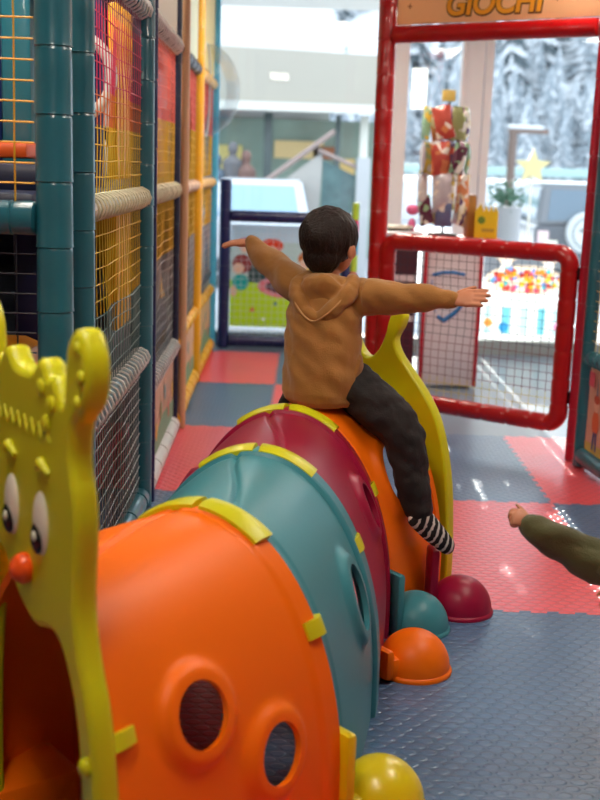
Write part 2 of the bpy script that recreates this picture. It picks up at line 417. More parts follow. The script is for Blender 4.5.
for k, mt, nm, holes in ((0, ORANGE, 'orange_front_section', [(.238, .355, .072, .072), (.166, .66, .072, .070)]),
                         (1, TEAL, 'teal_section', [(.222, .64, .095, .068), (.78, .5, .078, .055)]),
                         (2, MAROON, 'maroon_section', [(.262, .60, .078, .06), (.74, .5, .078, .06)]),
                         (3, ORANGE, 'orange_rear_section', [(.265, .38, .11, .075), (.74, .5, .09, .06)])):
    segment(k, mt, nm, holes, tun)
# lime clips bridging each joint over the crown
def patch(bm, k, u0, u1, v0, v1, h0, h1, nu=28, nv=4, kk=None):
    top = []; bot = []
    for i in range(nu+1):
        a = []; b = []
        for j in range(nv+1):
            u = u0+(u1-u0)*i/nu; v = v0+(v1-v0)*j/nv
            e = 1-0.35*max(0, abs(2*j/nv-1)-.4)/.6
            def S(v, h):
                if v < 0: return surf(k-1, u, 1+v, h)
                return surf(k, u, v, h)
            a.append(bm.verts.new(S(v, h1*e))); b.append(bm.verts.new(S(v, h0)))
        top.append(a); bot.append(b)
    for i in range(nu):
        for j in range(nv):
            bm.faces.new((top[i][j], top[i][j+1], top[i+1][j+1], top[i+1][j])); bm.faces.new((bot[i][j+1], bot[i][j], bot[i+1][j], bot[i+1][j+1]))
        bm.faces.new((top[i][0], top[i+1][0], bot[i+1][0], bot[i][0])); bm.faces.new((top[i][nv], bot[i][nv], bot[i+1][nv], top[i+1][nv]))
    for i in (0, nu):
        for j in range(nv): bm.faces.new((top[i][j], bot[i][j], bot[i][j+1], top[i][j+1]))
for k in (1, 2, 3):
    for (a, b) in ((0.385, 0.494), (0.506, 0.615)):
        bm = B(); patch(bm, k, a, b, -0.085, 0.050, 0.004, 0.027); obj('joint_clip', bm, LIME, tun)
    bm = B(); patch(bm, k, 0.251, 0.271, -0.075, 0.040, 0.0, 0.025, nu=8); obj('joint_clip', bm, LIME, tun)
for a, b in ((0.385, 0.494), (0.506, 0.615)):
    bm = B(); patch(bm, 3, a, b, 0.86, 0.985, 0.0, 0.026); obj('joint_clip', bm, LIME, tun)
bm = B(); patch(bm, 3, 0.247, 0.272, 0.84, 0.985, 0.0, 0.024, nu=8); obj('joint_clip', bm, LIME, tun)
bm = B(); patch(bm, 0, 0.244, 0.259, 0.0, 0.10, 0.0, 0.024, nu=8); obj('joint_clip', bm, LIME, tun)

# head panel
fh = frame((-0.548, 2.262, 0), 55)
half = [(0.352, 0.0), (0.357, 0.2), (0.345, 0.40), (0.315, 0.56), (0.272, 0.66), (0.250, 0.74), (0.248, 0.81), (0.258, 0.92), (0.250, 0.985), (0.238, 1.015), (0.230, 1.06), (0.240, 1.11), (0.262, 1.135), (0.295, 1.165), (0.308, 1.215), (0.300, 1.262), (0.272, 1.298), (0.240, 1.292), (0.215, 1.26), (0.205, 1.215), (0.200, 1.17)]
crown = [(0.188, 1.150), (0.172, 1.172), (0.150, 1.194), (0.125, 1.190), (0.108, 1.212), (0.078, 1.218), (0.050, 1.192), (0.02, 1.186), (-0.02, 1.186)]
rightside = [p for p in half]
outer = rightside + crown
mirror = [(-x, z) for x, z in rightside][::-1]
cl = [(-0.050, 1.192), (-0.078, 1.218), (-0.108, 1.212), (-0.125, 1.190), (-0.150, 1.194), (-0.172, 1.172), (-0.188, 1.150)]
full = outer + cl + mirror
ol = [full[0]] + spline(full, 5, closed=False)[1:] 
ho = [(0.272, 0.02), (0.276, 0.2), (0.266, 0.40), (0.246, 0.54), (0.195, 0.64), (0.145, 0.675), (0.09, 0.668), (0.03, 0.662)]
opening = [(0.272, 0.0)]+spline(ho[:-1]+[(0.05, 0.658), (0.0, 0.672), (-0.05, 0.70), (-0.10, 0.745), (-0.14, 0.775), (-0.178, 0.76), (-0.212, 0.68)]+[(-x, z) for x, z in ho[:4][::-1]], 5, closed=False)+[(-0.272, 0.0)]
# the opening reaches the floor, so the outline runs round it
loop = ol + opening[::-1]
me = curve_mesh('head_panel', [loop], 0.052, 0.016, (fh[0]-fh[3]*0.018, fh[1], fh[2], fh[3])); me.materials.clear()
hp = obj('head_panel', me, LIME, tun, angle=30)
WHT = mat('eye_white', (228, 224, 205), 0.35); BLK = mat('eye_black', (18, 16, 16), 0.2); BRN = mat('eye_brown', (92, 62, 40), 0.3)
def on(fr, u, v, d): return fr[0]+fr[1]*u+fr[2]*v+fr[3]*d
Mfr = lambda fr: Matrix((fr[1], fr[2], fr[3])).transposed()
for su in (0.092, -0.062):
    bm = B(); ell(bm, on(fh, su, 0.890, 0.008), (0.034, 0.066, 0.013), 24, Mfr(fh)); e = obj('eye', bm, WHT, hp)
    bm = B(); ell(bm, on(fh, su-0.003, 0.860, 0.016), (0.024, 0.034, 0.011), 20, Mfr(fh)); obj('pupil', bm, BLK, hp)
    bm = B(); ell(bm, on(fh, su+0.004, 0.868, 0.026), (0.008, 0.011, 0.004), 12, Mfr(fh)); obj('eye_glint', bm, WHT, hp)
bm = B(); ell(bm, on(fh, 0.016, 0.775, 0.016), (0.030, 0.033, 0.030), 24, Mfr(fh)); obj('nose', bm, mat('nose_orange', (240, 84, 20), 0.3), hp)
for su in (0.115, -0.055):
    bm = B(); sweep(bm, [on(fh, su-0.035, 1.0, 0.010), on(fh, su-0.01, 1.018, 0.014), on(fh, su+0.02, 1.0, 0.010)], [0.006, 0.011, 0.006], 10); obj('eyebrow', bm, LIME, hp)
bm = B(); zz = [(-0.15+0.018*i, 1.075+(0.018 if i % 2 else -0.012)) for i in range(17)]
sweep(bm, [on(fh, a, b, 0.008) for a, b in zz], 0.0035, 8); obj('fringe', bm, LIME, hp)
for sgn in (1, -1):      # dimples on antenna balls: small raised buttons
    for (a, b) in ((0.268, 1.265), (0.285, 1.215), (0.268, 1.165)):
        bm = B(); ell(bm, on(fh, sgn*a, b, 0.010), (0.013, 0.013, 0.006), 14, Mfr(fh)); obj('antenna_spot', bm, LIME, hp)
    for (a, b) in ((0.302, 0.465), (0.312, 0.12)):
        bm = B(); ell(bm, on(fh, sgn*a, b, 0.012), (0.019, 0.019, 0.012), 16, Mfr(fh)); obj('bolt_cap', bm, LIME, hp)
for (a, b) in ((0.10, 1.165), (0.125, 1.10), (0.150, 1.14)):
    bm = B(); ell(bm, on(fh, a, b, 0.010), (0.016, 0.018, 0.007), 14, Mfr(fh)); obj('crown_spot', bm, LIME, hp)

# tail panel
ft = frame((0.262, 4.43, 0), 33)
half = [(0.385, 0.0), (0.388, 0.14), (0.375, 0.37), (0.352, 0.52), (0.31, 0.665), (0.25, 0.765), (0.178, 0.85), (0.128, 0.91), (0.112, 0.96), (0.136, 1.01), (0.146, 1.05), (0.128, 1.075), (0.100, 1.07), (0.082, 1.03), (0.068, 0.97), (0.04, 0.91), (0.0, 0.88)]
full = half + [(-x, z) for x, z in half][::-1][1:]
op = spline([(0.30, 0.0), (0.312, 0.2), (0.295, 0.42), (0.235, 0.60), (0.14, 0.68), (0.0, 0.71), (-0.14, 0.68), (-0.235, 0.60), (-0.295, 0.42), (-0.312, 0.2), (-0.30, 0.0)], 5, closed=False)
loop = spline(full, 5, closed=False)+op[::-1]
me = curve_mesh('tail_panel', [loop], 0.055, 0.010, (ft[0]-ft[3]*0.02, ft[1], ft[2], ft[3])); me.materials.clear()
tp_ = obj('tail_panel', me, LIME, tun, angle=30)
bm = B(); sweep(bm, [on(ft, s*0.30, z, 0.012) for s, z in [(math.cos(a)*1.12, 0.10+0.66*math.sin(a)) for a in [PI*i/24 for i in range(25)]]], 0.007, 8); obj('raised_bead', bm, LIME, tp_)

# foot domes on brackets clipped to the side of the tunnel
def foot(c, wall, mt, name, r=0.112, bz=0.2):
    c = Vector(c); wv = Vector(wall); bm = B(); n = 36; prof = [(r*1.06, 0.0), (r*1.07, 0.006), (r*1.04, 0.013), (r, 0.016)]
    prof += [(r*math.cos(a), 0.016+r*1.02*math.sin(a)) for a in [PI/2*i/14 for i in range(1, 15)]]
    rings = [[bm.verts.new(c+Vector((q*math.cos(2*PI*k/n), q*math.sin(2*PI*k/n), z))) for k in range(n)] for q, z in prof[:-1]]
    top = bm.verts.new(c+Vector((0, 0, prof[-1][1])))
    for a, b in zip(rings, rings[1:]):
        for k in range(n): bm.faces.new((a[k], a[(k+1) % n], b[(k+1) % n], b[k]))
    for k in range(n): bm.faces.new((rings[-1][k], rings[-1][(k+1) % n], top))
    bm.faces.new(rings[0][::-1])
    f = obj('foot_dome', bm, mt, tun)
    d = (wv-c); d.z = 0; L = d.length; d.normalize(); bm = B(); rz = math.atan2(d.y, d.x)
    box(bm, c+d*(L*0.55)+Vector((0, 0, 0.038)), (L*0.9, 0.075, 0.075), rz, bev=0.02)
    box(bm, c+d*(L-0.006)+Vector((0, 0, bz/2+0.01)), (0.034, 0.085, bz), rz, bev=0.014)
    obj('foot_bracket', bm, mt, f)
foot((0.238, 2.69, 0), (0.125, 2.590, 0), YELLOWP, 'yellow', 0.115, 0.25)
bm = B(); box(bm, (-0.685, 2.61, 0.06), (0.20, 0.30, 0.12), math.radians(-52), bev=0.03); obj('threshold_block', bm, ORANGE, tun)
foot((0.400, 3.525, 0), (0.285, 3.43, 0), ORANGE, 'orange', 0.117, 0.10)
foot((0.438, 3.87, 0), (0.345, 3.80, 0), TEAL, 'teal', 0.116, 0.22)
foot((0.618, 4.05, 0), (0.50, 4.03, 0), MAROON, 'maroon', 0.116, 0.24)

# ------------------------------------------------------------------ netted climbing frame on the left
play = thing('climbing_frame', 'teal-posted soft play climbing frame with coloured nets along the left', 'climbing frame', (-1.8, 6.5, 0))
PX = [(-0.70, 3.25), (-0.72, 3.70), (-0.735, 5.24), (-0.765, 6.80), (-0.80, 8.42), (-0.81, 9.98)]
PM = [FTEAL, FTEAL, FTEAL, DNAVY, FYEL, mat('sky_blue_vinyl', (66, 168, 206), 0.35, bump=0.15, scale=14)]
for i, ((x, y), m) in enumerate(zip(PX, PM)):
    bm = B(); foam(bm, (x, y, 0), (x, y, 3.0), 0.03 if i == 3 else 0.051, off=0.13*i); obj('post', bm, m, play)
for (y, xx) in ((3.25, -2.0), (3.25, -3.2), (5.24, -3.2), (6.8, -2.1), (8.42, -3.2), (5.24, -2.05)):
    bm = B(); foam(bm, (xx, y, 0), (xx, y, 3.0), 0.05); obj('post', bm, FTEAL if y != 6.8 else FNAVY, play)
# slim companions strapped to the posts
bm = B(); foam(bm, (-0.690, 5.30, 0), (-0.690, 5.30, 3.0), 0.012, seam=0.30, n=10); obj('edge_strip', bm, FNAVY, play)
bm = B(); foam(bm, (-0.722, 6.88, 0), (-0.722, 6.88, 3.0), 0.026, seam=0.4, n=12); obj('edge_strip', bm, FPEACH, play)
NETA = mat_bands('net_rope_magenta_yellow', [(0, (170, 184, 186)), (0.72, (120, 150, 150)), (1.05, (226, 186, 50)), (1.70, (222, 120, 60)), (1.82, (212, 60, 98)), (2.1, (160, 80, 110))])
NETF = mat_bands('net_rope_yellow_dark', [(0, (40, 40, 52)), (1.44, (236, 176, 40))])
NETB = mat_bands('net_rope_orange_pink', [(0, (150, 158, 160)), (0.9, (168, 168, 170)), (1.1, (224, 180, 60)), (1.8, (226, 110, 100))])
NETG = mat_bands('net_rope_navy_yellow', [(0, (214, 196, 60)), (0.37, (120, 30, 50)), (0.62, (40, 36, 62)), (1.25, (40, 40, 60))])
def net(name, p0, p1, z0, z1, m, parent, sp=0.055, r=0.0022, slack=0.012):
    p0, p1 = Vector(p0), Vector(p1); L = (p1-p0).length; d = (p1-p0)/L; n = Vector((-d.y, d.x, 0)); bm = B()
    def pt(s, z):
        k = math.sin(PI*s/L)*math.sin(PI*(z-z0)/(z1-z0))
        q = noise.noise(Vector((s*3.1, z*3.3, z0+p0.y)))
        return p0+d*(s+0.006*q*k*3)+n*(slack*k*q*2.5)+Vector((0, 0, z+slack*k*noise.noise(Vector((s*2.7, z*2.2, 5)))))
    nx = max(1, round(L/sp)); nz = max(1, round((z1-z0)/sp)); ns = max(2, nz//3); nh = max(2, nx//3)
    for i in range(1, nx): sweep(bm, [pt(L*i/nx, z0+(z1-z0)*k/ns) for k in range(ns+1)], r, 4, cap=False)
    for j in range(1, nz): sweep(bm, [pt(L*k/nh, z0+(z1-z0)*j/nz) for k in range(nh+1)], r, 4, cap=False)
    return obj(name, bm, m, parent, smooth=False)
def coil(p0, p1, r, m, parent, pitch=0.075, t=0.006):
    p0, p1 = Vector(p0), Vector(p1); L = (p1-p0).length; u, v = basis(p1-p0); k = int(L/pitch*9); bm = B()
    sweep(bm, [p0+(p1-p0)*(i/k)+(u*math.cos(2*PI*i/9)+v*math.sin(2*PI*i/9))*r for i in range(k+1)], t, 5)
    return obj('lacing', bm, m, parent)
LACE = mat('lacing_cord', (240, 242, 238), 0.5); LACEY = mat('lacing_cord_pale', (226, 222, 190), 0.5)
RAILW = mat('pale_rail_vinyl', (206, 214, 206), 0.35, bump=0.15, scale=14)
for i in (1, 2, 3, 4):
    (xa, ya), (xb, yb) = PX[i], PX[i+1]; a = Vector((xa, ya, 0)); b = Vector((xb, yb, 0)); d = (b-a).normalized()*0.05; a2, b2 = a+d, b-d
    up = Vector((0, 0, 1))
    for z, m, lc in (((0.72 if i == 1 else 0.53), FTEAL if i < 3 else FYEL, LACE), (1.435, (RAILW, RAILW, FPEACH, FYEL)[i-1], LACEY), (2.23, (FTEAL, DNAVY, DNAVY, FYEL)[i-1], LACE)):
        bm = B(); foam(bm, a2+up*z, b2+up*z, 0.040, seam=0.3); rl = obj('rail', bm, m, play)
        if i < 3: coil(a2+up*z, b2+up*z, 0.044, lc, rl)
    bm = B(); foam(bm, a2+up*0.052, b2+up*0.052, 0.05, seam=0.3); obj('base_rail', bm, (FTEAL, FWHITE, FYEL, FYEL)[i-1], play)
    lo = 0.72 if i == 1 else 0.53
    nm = NETA if i == 1 else NETB
    net('net', a2, b2, 0.10, lo-0.04, nm, play) if i == 1 else None
    net('net', a2, b2, lo+0.04, 1.39, nm, play); net('net', a2, b2, 1.48, 2.19, nm, play)
# top fascia boards above nets of the far bays, printed peach boards below
for i, rgb in ((2, (208, 190, 150)), (3, (196, 204, 180)), (4, (222, 200, 120))):
    (xa, ya), (xb, yb) = PX[i], PX[i+1]
    bm = B(); box(bm, ((xa+xb)/2, (ya+yb)/2, 2.64), (0.012, yb-ya-0.11, 0.70), math.atan2(-(xb-xa), yb-ya)); obj('top_board', bm, mat('board_%d' % i, rgb, 0.5), play)
cols = [(206, 170, 140), (224, 186, 150), (226, 196, 150)]
for i in (2, 3, 4):
    (xa, ya), (xb, yb) = PX[i], PX[i+1]; L = yb-ya-0.12
    bm = B(); box(bm, ((xa+xb)/2, (ya+yb)/2, 0.29), (0.012, L, 0.36), math.atan2(-(xb-xa), yb-ya)); pn = obj('printed_board', bm, mat('print_board_%d' % i, cols[i-2], 0.5), play)
    t = math.atan2(yb-ya, xb-xa); fr = (Vector((xa, ya+0.06, 0.11)), Vector((xb-xa, yb-ya, 0)).normalized(), Vector((0, 0, 1)), Vector((1, 0, 0)))
    sh = [([(0, 0), (L, 0), (L, 0.10), (L*0.6, 0.14), (L*0.3, 0.08), (0, 0.12)], (120, 170, 130))]
    for q in range(7):
        sh.append((circ(0.12+q*0.2, 0.18+0.08*math.sin(q*2.1), 0.035, 0.05, 14), ((90, 160, 170), (220, 120, 90), (240, 200, 90), (120, 150, 80))[q % 4]))
        sh.append((circ(0.12+q*0.2, 0.255+0.06*math.sin(q*2.1), 0.022, 0.022, 12), (236, 200, 170)))
    picture('board_print', fr, sh, pn, 0.007)
# front panel left of the corner post, facing the viewer
Z1 = 1.43
bm = B(); foam(bm, (-0.75, 3.25, Z1), (-1.95, 3.25, Z1), 0.047, seam=0.13); obj('rail', bm, FTEAL, play)
bm = B(); foam(bm, (-0.75, 3.25, 2.5), (-1.95, 3.25, 2.5), 0.047, seam=0.18); obj('rail', bm, FTEAL, play)
bm = B(); foam(bm, (-0.75, 3.25, 0.052), (-1.95, 3.25, 0.052), 0.047, seam=0.18); obj('base_rail', bm, FTEAL, play)
net('net', (-0.755, 3.25, 0), (-1.95, 3.25, 0), 1.47, 2.46, NETF, play, r=0.0026); net('net', (-0.755, 3.25, 0), (-1.95, 3.25, 0), 0.10, 1.385, NETF, play)
# decks and pads inside
def pad(name, c, s, m, rz=0): 
    bm = B(); box(bm, c, s, rz, bev=min(s)*0.25); return obj(name, bm, m, play)
pad('deck', (-1.95, 6.7, 1.45), (2.3, 6.5, 0.09), DNAVY); pad('deck', (-1.95, 6.7, 0.66), (2.3, 6.5, 0.07), mat('deck_grey', (70, 76, 92), 0.5))
pad('step_pad', (-1.35, 3.86, 1.52), (1.1, 0.5, 0.12), DNAVY); 
pad('orange_step', (-1.35, 3.95, 1.615), (0.9, 0.36, 0.05), mat('orange_vinyl', (232, 92, 22), 0.4))
pad('orange_block', (-1.35, 3.75, 0.86), (1.0, 0.3, 0.30), mat('amber_vinyl', (226, 140, 24), 0.4))
pad('pillar_pad', (-1.06, 4.35, 1.95), (0.12, 0.12, 1.0), FTEAL); pad('pillar_pad', (-1.30, 4.3, 1.95), (0.2, 0.1, 1.0), DNAVY)
pad('pillar_pad', (-1.05, 4.45, 0.7), (0.12, 0.12, 1.4), FNAVY); pad('pillar_pad', (-1.25, 4.3, 0.7), (0.12, 0.12, 1.4), FMAR)
for q in range(5): pad('yellow_slat', (-1.02, 6.22+q*0.16, 1.93), (0.05, 0.13, 0.9), FYEL)
for q in range(5): pad('yellow_slat', (-1.02, 6.22+q*0.16, 1.05), (0.05, 0.13, 0.74), FYEL)
pad('wall_pad', (-1.04, 7.12, 1.93), (0.06, 0.30, 0.9), FMAR); pad('wall_pad', (-1.04, 7.02, 0.33), (0.06, 0.40, 0.6), FTEAL)
pad('wall_pad', (-0.96, 7.55, 1.9), (0.06, 0.50, 0.9), FRED); pad('wall_pad', (-0.96, 8.0, 1.9), (0.06, 0.5, 0.9), DNAVY)
pad('wall_pad', (-1.0, 7.1, 0.95), (0.06, 0.5, 0.85), FMAR); 
pad('wall_pad', (-0.96, 9.0, 1.9), (0.06, 0.9, 1.0), FYEL); pad('wall_pad', (-0.95, 9.5, 1.0), (0.06, 0.5, 0.9), FRED)
pad('white_block', (-1.10, 5.3, 1.60), (0.3, 0.7, 0.2), FWHITE); pad('white_block', (-1.06, 5.95, 1.95), (0.08, 0.32, 0.40), FWHITE); pad('wall_pad', (-1.40, 5.9, 2.0), (0.06, 0.9, 1.0), DNAVY)
pad('wall_pad', (-1.5, 5.4, 0.3), (0.06, 1.6, 0.6), FRED)
bm = B(); prism(bm, [(7.0, 1.45), (7.0, 1.30), (8.3, 0.15), (8.3, 0.30)], -1.3, -0.95, (Vector(), Vector((0, 1, 0)), Vector((0, 0, 1)), Vector((1, 0, 0)))); obj('slide_chute', bm, FYEL, play)
bm = B(); prism(bm, [(3.6, 0.0), (3.6, 0.08), (5.1, 0.62), (5.1, 0.50)], -1.3, -0.92, (Vector(), Vector((0, 1, 0)), Vector((0, 0, 1)), Vector((1, 0, 0)))); obj('ramp', bm, FRED, play)
pad('window_cover_panel', (-2.15, 9.7, 1.5), (2.3, 0.06, 2.9), DNAVY)  # added to cover the bright window behind and keep this end dark
# ring porthole on the inner wall
bm = B(); sweep(bm, [Vector((-0.905, 4.5, 1.90))+Vector((math.cos(a), 0, math.sin(a)))*0.155 for a in [2*PI*i/36 for i in range(36)]], 0.022, 10, closed=True); obj('porthole_ring', bm, FWHITE, play)
pad('wall_pad', (-1.20, 4.62, 1.95), (0.8, 0.06, 0.95), mat('blue_pad', (20, 40, 96), 0.4))
# clear bubble window bulging out of far bay
bm = B(); bmesh.ops.create_uvsphere(bm, u_segments=36, v_segments=24, radius=1, matrix=Matrix.Translation((-0.80, 9.15, 2.14)) @ Matrix.Diagonal((0.26, 0.34, 0.34, 1)))
bmesh.ops.delete(bm, geom=[v for v in bm.verts if v.co.x < -0.80], context='VERTS')
bb = obj('bubble_window', bm, mat_glass('bubble_plastic', (0.90, 0.92, 0.92), 0.3, 0.25), play)
bm = B(); sweep(bm, [Vector((-0.80, 9.15, 2.14))+Vector((0, math.cos(a), math.sin(a)))*0.345 for a in [2*PI*i/40 for i in range(40)]], 0.008, 8, closed=True); obj('bubble_rim', bm, FWHITE, bb)
pad('bubble_board', (-0.85, 9.15, 2.2), (0.02, 0.9, 0.95), mat('blue_board', (36, 84, 150), 0.5))

# ------------------------------------------------------------------ navy gate at the window
ng = thing('navy_gate', 'navy padded gate with net and printed playground picture by the window', 'gate', (-0.2, 10.1, 0))
for x, m in ((-0.70, FNAVY), (0.36, FNAVY)):
    bm = B(); foam(bm, (x, 10.1, 0.0), (x, 10.1, 1.46 if x < 0 else 1.2), 0.05, seam=0.16); obj('post', bm, m, ng)
for z in (1.15, 0.06):
    bm = B(); foam(bm, (-0.65, 10.1, z), (0.31, 10.1, z), 0.05, seam=0.16); obj('rail', bm, FNAVY, ng)
net('net', (-0.66, 10.1, 0), (0.32, 10.1, 0), 0.10, 1.11, mat('net_rope_pale', (200, 205, 210), 0.6), ng, r=0.0018)
bm = B(); box(bm, (-0.17, 10.19, 0.60), (0.99, 0.004, 0.96)); pn = obj('printed_board', bm, mat_glass('clear_film', (0.92, 0.93, 0.93)), ng)
fr = (Vector((-0.65, 10.185, 0.13)), Vector((1, 0, 0)), Vector((0, 0, 1)), Vector((0, -1, 0)))
SK = (238, 190, 160)
picture('board_print', fr, [
    ([(0, .80), (.96, .80), (.96, .94), (0, .94)], (210, 226, 236)), ([(0, .42), (.96, .42), (.96, .80), (0, .80)], (196, 212, 206)),
    ([(.16, .44), (.62, .44), (.66, .56), (.30, .60), (.16, .60)], (60, 84, 84)),
    ([(0, 0.05), (.96, 0.05), (.96, .42), (.6, .46), (.3, .43), (0, .46)], (196, 222, 40)),
    (circ(.50, .41, .26, .10, 32), (232, 130, 140)), (circ(.50, .41, .19, .06, 32), (96, 70, 76)),
    (circ(.10, .60, .085), (150, 60, 60)), (circ(.07, .56, .05), SK), (circ(.09, .44, .075, .07), (40, 168, 160)), (circ(.03, .36, .03, .05), SK),
    (circ(.36, .77, .10, .06), (232, 70, 40)), (circ(.36, .71, .055), SK), (circ(.12, .78, .06, .05), (220, 90, 150)), (circ(.12, .74, .04), SK),
    (circ(.68, .66, .09, .075), (200, 110, 50)), (circ(.67, .61, .065), SK), (circ(.68, .50, .06, .08), (240, 200, 60)),
    (circ(.20, .20, .02), (230, 90, 60)), (circ(.60, .15, .02), (255, 255, 255)), (circ(.40, .26, .012, .02), (80, 130, 160)), (circ(.82, .24, .02), (250, 160, 70)), (circ(.30, .12, .016), (255, 255, 255))], pn, 0.008, film=True)
cp = thing('coloured_post', 'slim pink and blue striped padded post behind the boy', 'post', (0.415, 10.0, 0))
for q in range(9):
    bm = B(); foam(bm, (0.415, 9.8, q*0.145), (0.415, 9.8, q*0.145+0.145), 0.03, seam=1); obj('sleeve', bm, (FBLUE, mat('pink_vinyl', (214, 60, 110), 0.4), mat('lime_vinyl', (170, 200, 60), 0.4))[q % 3], cp)

# ------------------------------------------------------------------ red entrance frame, gate and sign
PL = Vector((0.445, 7.15, 0)); PR = Vector((1.545, 6.40, 0)); dv = (PR-PL).normalized(); TH = math.degrees(math.atan2(-dv.y, dv.x)); up = Vector((0, 0, 1))
ent = thing('entrance_arch', 'tall red padded entrance arch carrying the games sign', 'entrance arch', PL)
bm = B(); foam(bm, PL, PL+up*3.0, 0.056, seam=0.2, off=.2); obj('post', bm, FRED, ent)
bm = B(); foam(bm, PR, PR+up*3.0, 0.025, seam=0.2); obj('post', bm, mat('crimson_vinyl', (176, 8, 40), 0.35, bump=0.2, scale=16), ent)
bm = B(); foam(bm, PL+up*2.37+dv*0.05, PR+up*2.37-dv*0.03, 0.05, seam=0.20); obj('lintel', bm, FRED, ent)
bm = B(); foam(bm, PL+up*2.90+dv*0.05, PR+up*2.90-dv*0.03, 0.05, seam=0.20); obj('lintel', bm, FRED, ent)
bm = B(); foam(bm, PL-Vector((0.30, -0.02, 0))+up*2.37, PL-dv*0.05+up*2.37, 0.001, seam=1) if False else None; bm.free()
sg = thing('games_sign', 'peach signboard reading GIOCHI in orange letters over the entrance', 'sign', PL+dv*0.66+up*2.42)
fs = frame(PL+up*2.64, TH); fs = (fs[0], dv, up, Vector((dv.y, -dv.x, 0)))
bm = B(); box(bm, PL+dv*0.685+up*2.645, (1.24, 0.018, 0.44), -math.radians(TH), bev=0.004); obj('board', bm, backlit(mat('sign_peach', (244, 206, 166), 0.5), .55), sg)
tf = lambda o, z, d: (PL+dv*o+up*(2.645+z)+fs[3]*d, dv, up, fs[3])
me = text_mesh('lettering_outline', 'GIOCHI', 0.172, 0.004, tf(0.680, -0.130, 0.011), shear=0.12, off=0.010, space=0.98); obj('lettering_outline', me, mat('sign_brown', (92, 54, 30), 0.5), sg, smooth=False)
me = text_mesh('lettering', 'GIOCHI', 0.172, 0.004, tf(0.680, -0.127, 0.0155), shear=0.12, off=0.004, space=0.98); obj('lettering', me, mat('sign_orange', (244, 168, 40), 0.45), sg, smooth=False)
for (a, z, s, rgb) in ((0.15, -0.12, 0.02, (150, 90, 60)), (1.02, -0.06, 0.022, (90, 60, 50)), (1.06, -0.12, 0.016, (90, 60, 50)), (1.10, -0.02, 0.016, (90, 60, 50))):
    bm = B(); prism(bm, [((s if i % 2 == 0 else s*0.3)*math.cos(PI*i/4), (s if i % 2 == 0 else s*0.3)*math.sin(PI*i/4)) for i in range(8)], 0.0095, 0.012, tf(a, z, 0)); obj('sparkle', bm, mat('ink_%d' % rgb[0], rgb, 0.5), sg, smooth=False)

gate = thing('entrance_gate', 'red padded entrance gate with square netting below the games sign', 'gate', PL+dv*0.02)
g0, g1, z0, z1, rr = 0.075, dv.dot(PR-PL)-0.085, 0.20, 1.165, 0.052
def gp(s, z): return PL+dv*s+up*z
path = []; cr = 0.07
cs = [(g1, z0), (g1, z1), (g0+0.0, z1), (g0, z0)]
for i, (s, z) in enumerate(cs):
    cx, cz = (s-cr if s > 0.5 else s+cr), (z-cr if z > 0.5 else z+cr); a0 = [-PI/2, 0, PI/2, PI][i]
    path += [(cx+cr*math.cos(a0+PI/2*q/7), cz+cr*math.sin(a0+PI/2*q/7)) for q in range(8)]
dense = []
for i in range(len(path)):
    a, b = Vector(path[i]), Vector(path[(i+1) % len(path)]); L = (b-a).length; k = max(1, int(L/0.012))
    dense += [a+(b-a)*q/k for q in range(k)]
acc = 0; rad = []; last = dense[0]; 
for p in dense:
    acc += (p-last).length; last = p; m_ = (acc % 0.15); rad.append(rr-(0.006 if m_ < 0.012 else 0)+0.002*noise.noise(Vector((p.x*9, p.y*9, 0))))
bm = B(); sweep(bm, [gp(p.x, p.y) for p in dense], rad, 16, closed=True); obj('padded_frame', bm, FRED, gate, angle=60)
net('net', gp(g0+0.04, 0), gp(g1-0.04, 0), z0+0.04, z1-0.04, NETG, gate, sp=0.05, r=0.0015, slack=0.008)
for z in (0.36, 1.06):
    bm = B(); box(bm, gp(g1+0.06, z), (0.05, 0.03, 0.07), -math.radians(TH), bev=0.006); obj('hinge', bm, mat('hinge_dark', (50, 12, 20), 0.4, metal=0.5), gate)

# right-hand play panel
rp = thing('side_panel', 'teal padded side panel with yellow net and printed board at right edge', 'play panel', (1.62, 6.1, 0))
bm = B(); foam(bm, (1.575, 6.28, 0), (1.575, 6.28, 3.0), 0.036, seam=0.2); obj('post', bm, FTEAL, rp)
bm = B(); foam(bm, (1.755, 4.75, 0), (1.755, 4.75, 3.0), 0.05, seam=0.2); obj('post', bm, FTEAL, rp)
for z, r in ((0.07, 0.05), (0.62, 0.035), (2.4, 0.05)):
    bm = B(); foam(bm, (1.582, 6.24, z), (1.75, 4.81, z), r, seam=0.28); rl = obj('rail', bm, FTEAL, rp)
    if z == 0.62: coil((1.582, 6.24, z), (1.75, 4.81, z), 0.04, mat('lacing_teal', (60, 120, 130), 0.5), rl)
net('net', (1.582, 6.24, 0), (1.75, 4.81, 0), 0.66, 2.34, mat('net_rope_yellow', (222, 200, 110), 0.6), rp, r=0.0024)
rz = math.atan2(0.165, 1.41)
bm = B(); box(bm, (1.664, 5.515, 0.345), (0.012, 1.38, 0.46), rz); pn = obj('printed_board', bm, mat('rp_board', (222, 176, 150), 0.5), rp)
q0 = Vector((1.590, 6.20, 0.12)); qd = Vector((0.165, -1.41, 0)).normalized()
sh = [([(0, 0), (1.36, 0), (1.36, .07), (0, .05)], (206, 190, 90))]
for q in range(4):
    x = 0.13+q*0.34
    sh += [(circ(x, .17, .05, .07), (226, 110, 60)), (circ(x, .27, .04), SK), (circ(x, .30, .042, .025), (200, 80, 50)), ([(x-.03, .02), (x-.01, .02), (x, .12), (x-.02, .12)], (60, 90, 150)), ([(x+.02, .02), (x+.04, .02), (x+.03, .12), (x+.01, .12)], (60, 90, 150)), ([(x-.01, .32), (x+.01, .32), (x+.0, .42)], (90, 130, 160))]
sh.append(([(0.02, .36), (.10, .36), (.10, .44), (.02, .44)], (216, 90, 110)))
